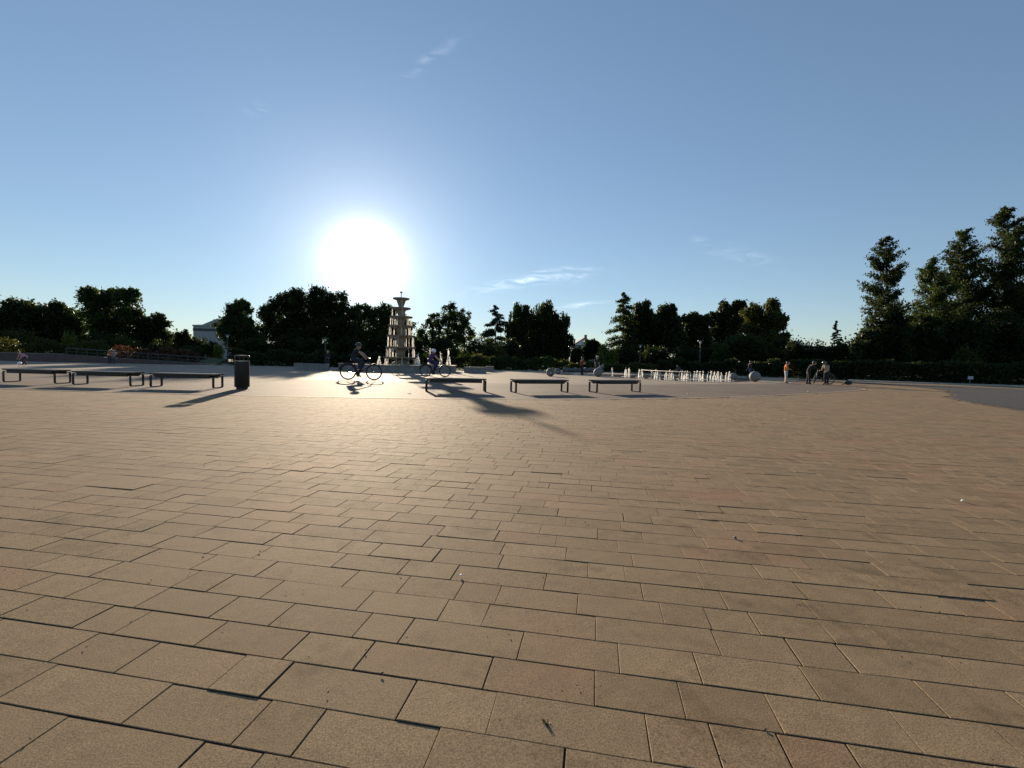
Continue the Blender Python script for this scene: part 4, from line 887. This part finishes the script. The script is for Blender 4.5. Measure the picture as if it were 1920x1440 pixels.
    mg = MB(); mg.tube([T(fa+Vector((0, math.cos(a)*(Rw+.03), math.sin(a)*(Rw+.03)))) for a in np.linspace(R_(50), R_(170), 14)], .03, 6, flat=(1, .2)); mg.build('mudguard', STEEL, root)
    return root
def ride_pose(sc, h):
    g = lambda x, y, z: (x*sc/h, y*sc/h, z*sc/h)
    return dict(pelvis=g(0, -.27, .95), waist=g(0, -.24, 1.06), chest=g(0, -.16, 1.24), neck=g(0, -.10, 1.38), head=g(0, -.05, 1.50), shL=g(-.15, -.12, 1.32), shR=g(.15, -.12, 1.32), elL=g(-.22, .07, 1.20), elR=g(.22, .07, 1.20),
                wrL=g(-.29, .27, 1.0), wrR=g(.29, .27, 1.0), hipL=g(-.08, -.25, .92), hipR=g(.08, -.25, .92), knL=g(-.10, .14, .70), knR=g(.10, .12, .86), anL=g(-.10, -.13, .22), anR=g(.11, -.02, .53), toL=g(-.11, .03, .165), toR=g(.12, .11, .47))
A, Bq = gp(652, 712.5), gp(701.5, 713.0); c = (A+Bq)/2; sc = 1.09
rz = face(1, .10)
bicycle('dark bicycle ridden towards the fountain by the child in black helmet', (c[0]-.07, c[1], .004), rz, sc, (.03, .02, .035))
person('child in dark clothes and black helmet riding a bicycle', (c[0]-.07, c[1], .004), rz, 1.62, ride_pose(sc, 1.62), (.02, .02, .025), (.025, .03, .06), .3, headgear=('helmet', (.03, .03, .032)), cn='rider1')
A, Bq = gp(797, 706.8), gp(831, 706.8); c = (A+Bq)/2; rz = face(1, .05)
bicycle('dark bicycle behind the bench ridden by person in white helmet', (c[0], c[1], .004), rz, 1.03, (.05, .02, .10))
person('person in purple top and white helmet riding past the fountain', (c[0], c[1], .004), rz, 1.66, ride_pose(1.03, 1.66), (.10, .04, .16), (.03, .03, .10), .4, headgear=('helmet', (.75, .74, .72)), cn='rider2')
# standing and walking figures
person('small child in pink top bending over a ball by the left wall', fl(45, 684.3), face(-1, -.3), 1.12, dict(pelvis=(0, -.1, .5), waist=(0, -.04, .58), chest=(0, .10, .66), neck=(0, .19, .72), head=(0, .26, .79), shL=(-.11, .15, .70), shR=(.11, .15, .70), elL=(-.13, .2, .54), elR=(.13, .2, .54), wrL=(-.11, .26, .40), wrR=(.11, .26, .40), knL=(-.06, .02, .27), knR=(.07, .06, .27), anR=(.07, -.1, .05), toR=(.08, -.01, .02), hipL=(-.05, -.1, .5), hipR=(.05, -.1, .5)), (.42, .22, .30), (.03, .03, .06), .25, cn='child', hair=(.2, .12, .06), vox=.011)
q = gp(36.5, 684.5); o = MB().ball((0, 0, .125), .125, 20, 14).build('play_ball', WHITEP); o.location = (*q, .004); tag(o, 'white play ball at the feet of the bending child', 'ball')
person('person in reddish top, left of the couple before the ramp', fl(206, 681.7), face(.2, -1), 1.30, dict(wrL=(-.06, .14, .60), wrR=(.06, .14, .60)), (.35, .12, .08), (.03, .03, .05), .4, cn='couple1', hair=(.12, .07, .04))
person('person in grey top, right of the couple before the ramp', fl(214, 681.9), face(-.6, -1), 1.30, None, (.22, .22, .25), (.05, .06, .09), .4, cn='couple2', hair=(.25, .2, .15))
person('person in black standing between the seat wall and the basin', fl(614, 693), face(.5, -1), 1.62, dict(anL=(-.085, 0, .045), anR=(.085, 0, .045), toL=(-.1, .09, .02), toR=(.11, .08, .02), wrL=(-.05, .13, .60), wrR=(.07, .12, .62)), (.02, .02, .022), (.03, .03, .045), 1., shoes=(.3, .3, .32), cn='black')
person('person in dark red top standing left of the necked stone ball', fl(1091, 702.2), face(.8, .3), 1.55, dict(wrL=(-.08, .14, .60), wrR=(.08, .14, .60)), (.20, .04, .03), (.02, .02, .022), .4, cn='red')
person('person in dark clothes and white cap behind the necked stone ball', fl(1118.5, 701.0), face(.4, -1), 1.72, None, (.03, .03, .035), (.03, .035, .05), .4, headgear=('cap', (.75, .74, .72)), cn='cap')
person('dark clothed person crouching behind the water jets', fl(1274, 703.2), face(-1, -.2), 1.55, dict(pelvis=(0, -.08, .22), waist=(0, -.05, .32), chest=(0, .06, .44), neck=(0, .13, .52), head=(0, .19, .59), shL=(-.105, .10, .49), shR=(.105, .10, .49), elL=(-.13, .2, .36), elR=(.13, .2, .36), wrL=(-.1, .3, .28), wrR=(.1, .3, .28), hipL=(-.06, -.08, .21), hipR=(.06, -.08, .21), knL=(-.08, .16, .27), knR=(.08, .16, .27), anL=(-.08, .0, .045), anR=(.08, .0, .045), toL=(-.09, .1, .02), toR=(.09, .1, .02)), (.04, .05, .09), (.02, .02, .03), .4, cn='crouch')
person('person in dark jacket and blue jeans walking past the pale stone ball', fl(1405, 709.6), face(1, .1), 1.55, dict(knL=(-.05, .10, .29), anL=(-.05, .10, .05), toL=(-.055, .19, .025), knR=(.05, -.02, .28), anR=(.05, -.16, .07), toR=(.055, -.08, .02), wrL=(-.13, -.1, .49), wrR=(.13, .12, .5), head=(0, .05, .92)), (.035, .035, .035), (.10, .11, .17), 1., cn='walker')
person('child in orange top and pale shorts looking down on the right', fl(1473, 718.2), face(1, -.4), 1.46, dict(head=(0, .06, .915), neck=(0, .02, .835), wrL=(-.06, .15, .63), wrR=(.06, .15, .63), elL=(-.13, .02, .66), elR=(.13, .02, .66)), (.72, .20, .02), (.42, .44, .50), .4, short=True, cn='orange', hair=(.05, .03, .02))
bicycle('dark mountain bicycle held by the two people on the right', (gp(1544, 721)[0], gp(1544, 721)[1]+.1, .004), face(-1, -.12), .98, (.02, .02, .022), R_(62))
person('person in black with white waistband leaning over the held bicycle', fl(1515, 720.2), face(1, -.2), 1.52, dict(chest=(0, .09, .73), neck=(0, .15, .82), head=(0, .21, .90), shL=(-.105, .11, .79), shR=(.105, .11, .79), elL=(-.12, .22, .68), elR=(.12, .22, .68), wrL=(-.09, .34, .63), wrR=(.09, .34, .63), waist=(0, .02, .61), anL=(-.08, -.03, .045), anR=(.08, .03, .045)), (.02, .02, .024), (.02, .02, .024), 1., headgear=('cap', (.05, .05, .055)), cn='lean', hem=.75)
wroot2 = fl(1515, 720.2)
person('person in beige top standing over the held bicycle', fl(1549, 721.4), face(-1, -.35), 1.50, dict(chest=(0, .06, .73), neck=(0, .12, .82), head=(0, .17, .90), shL=(-.105, .08, .79), shR=(.105, .08, .79), elL=(-.14, .1, .63), elR=(.14, .1, .63), wrL=(-.11, .24, .60), wrR=(.11, .24, .60)), (.36, .31, .22), (.025, .025, .03), .35, headgear=('helmet', (.06, .055, .05)), cn='beige')
# dropped rucksack
q = gp(1590, 721.3); bagr = empty('rucksack', (*q, .002), R_(20)); tag(bagr, 'black rucksack lying on the paving right of the held bicycle', 'bag')
g_ = MB(); g_.ball((0, 0, .13), .2, 16, 10, (1.7, .9, .68)); g_.build('bag_body', RUBBER, bagr)
MB().ball((-.1, -.13, .1), .12, 12, 8, (1.3, .6, .7)).build('pocket', BLACKP, bagr); MB().tube([(-.3, -.05, .12), (-.5, -.1, .04), (-.62, -.02, .015), (-.5, .08, .015), (-.3, .05, .1)], .018, 6).build('strap', BLACKP, bagr)

# small sign by the hedge at the right
q = gp(1818, 721.5); sg = empty('small_sign', (*q, 0)); tag(sg, 'small pale plate on a short post before the right hedge', 'sign')
MB().box((0, 0, .2), (.05, .05, .5)).build('post', GREYP, sg, False); MB().box((0, -.04, .55), (.42, .02, .24)).build('plate', mat('sign_plate', (.35, .36, .38), .6), sg, False)

# ------------------------------------------------------------------ small things on the paving
dbr = MB(); rg = np.random.default_rng(3)
for i in range(420):
    y = rg.uniform(1.1, 9); x = rg.uniform(-1.2*y, 1.2*y); s = rg.uniform(.0015, .0045)*(.7+.09*y); a = rg.uniform(0, 3.1)
    u, v = np.array([math.cos(a), math.sin(a), 0])*s*rg.uniform(1, 2.2), np.array([-math.sin(a), math.cos(a), 0])*s*.7; c_ = np.array([x, y, .0045])
    dbr.add([c_-u, c_-v, c_+u+np.array([0, 0, s*.6]), c_+v, c_+np.array([0, 0, s*1.1])], [(0, 1, 4), (1, 2, 4), (2, 3, 4), (3, 0, 4)])
tag(dbr.build('debris', mat('dry_leaf', (.05, .035, .022), .9, .5, 60), smooth=False), 'tiny dark leaf and grit fragments strewn over the pavers', 'debris', kind='stuff')
q = gp(1026, 1356); wd = empty('weed', (*q, 0)); tag(wd, 'small weed tuft growing in a joint near the bottom middle', 'weed')
leaf = MB()
for i in range(14):
    a = rg.uniform(0, 6.28); ln = rg.uniform(.012, .026); d = Vector((math.cos(a), math.sin(a), rg.uniform(.3, 1.2))).normalized(); s = Vector((-d.y, d.x, 0)).normalized()*.0022; b0 = Vector((rg.normal()*.004, rg.normal()*.004, -.004)); t_ = b0+d*ln
    leaf.add([b0-s, b0+s, (b0+t_)/2+s*1.6, t_, (b0+t_)/2-s*1.6], [(0, 1, 2, 3, 4)])
leaf.build('blade', LEAF_O, wd, False); MB().tube([(0, 0, -.01), (.002, .001, .012)], .0015, 5).build('stem', BARK, wd)
for px, py, s, lb in [(864, 1081, .007, 'white pebble left of the bottom middle'), (1805, 941, .012, 'white pebble far out on the right paving'), (1378, 1010, .010, 'dark bottle cap sized chip on the right paving')]:
    q = gp(px, py); me = MB().ball((0, 0, 0), s, 9, 6).mesh('pebble')
    for v in me.vertices: v.co *= 1+rg.normal()*.12; v.co.z *= .7
    o = link('pebble', me, WHITEP if 'white' in lb else BOULD); o.location = (*q, s*.6+.003); tag(o, lb, 'pebble')

PAPER = mat('paper', (.7, .7, .68), .8, .1, 20)
for px, py, lb in [(1292, 739, 'white paper scrap on the grey paving right of the last bench'), (1515, 735.5, 'tiny paper scrap on the grey paving below the held bicycle'), (768, 739, 'white paper scrap left of the bench crossed by the shadow'), (374, 731.5, 'paper scrap under the right end of the bench beside the bin'), (462, 733, 'crumpled paper at the foot of the litter bin'), (1055, 741, 'paper scrap in front of the middle right hand bench')]:
    q = gp(px, py); m_ = MB(); k = 5
    g = [[(x*.035+rg.normal()*.006, y*.022+rg.normal()*.005, abs(rg.normal())*.012) for x in range(-2, 3)] for y in range(-2, 3)]
    m_.add([v for r_ in g for v in r_], [(i*5+j, i*5+j+1, i*5+j+6, i*5+j+5) for i in range(4) for j in range(4)])
    o = m_.build('paper_scrap', PAPER); o.location = (*q, .012); o.rotation_euler = (0, 0, rg.uniform(0, 3)); tag(o, lb, 'paper', 'paper scraps on the paving')
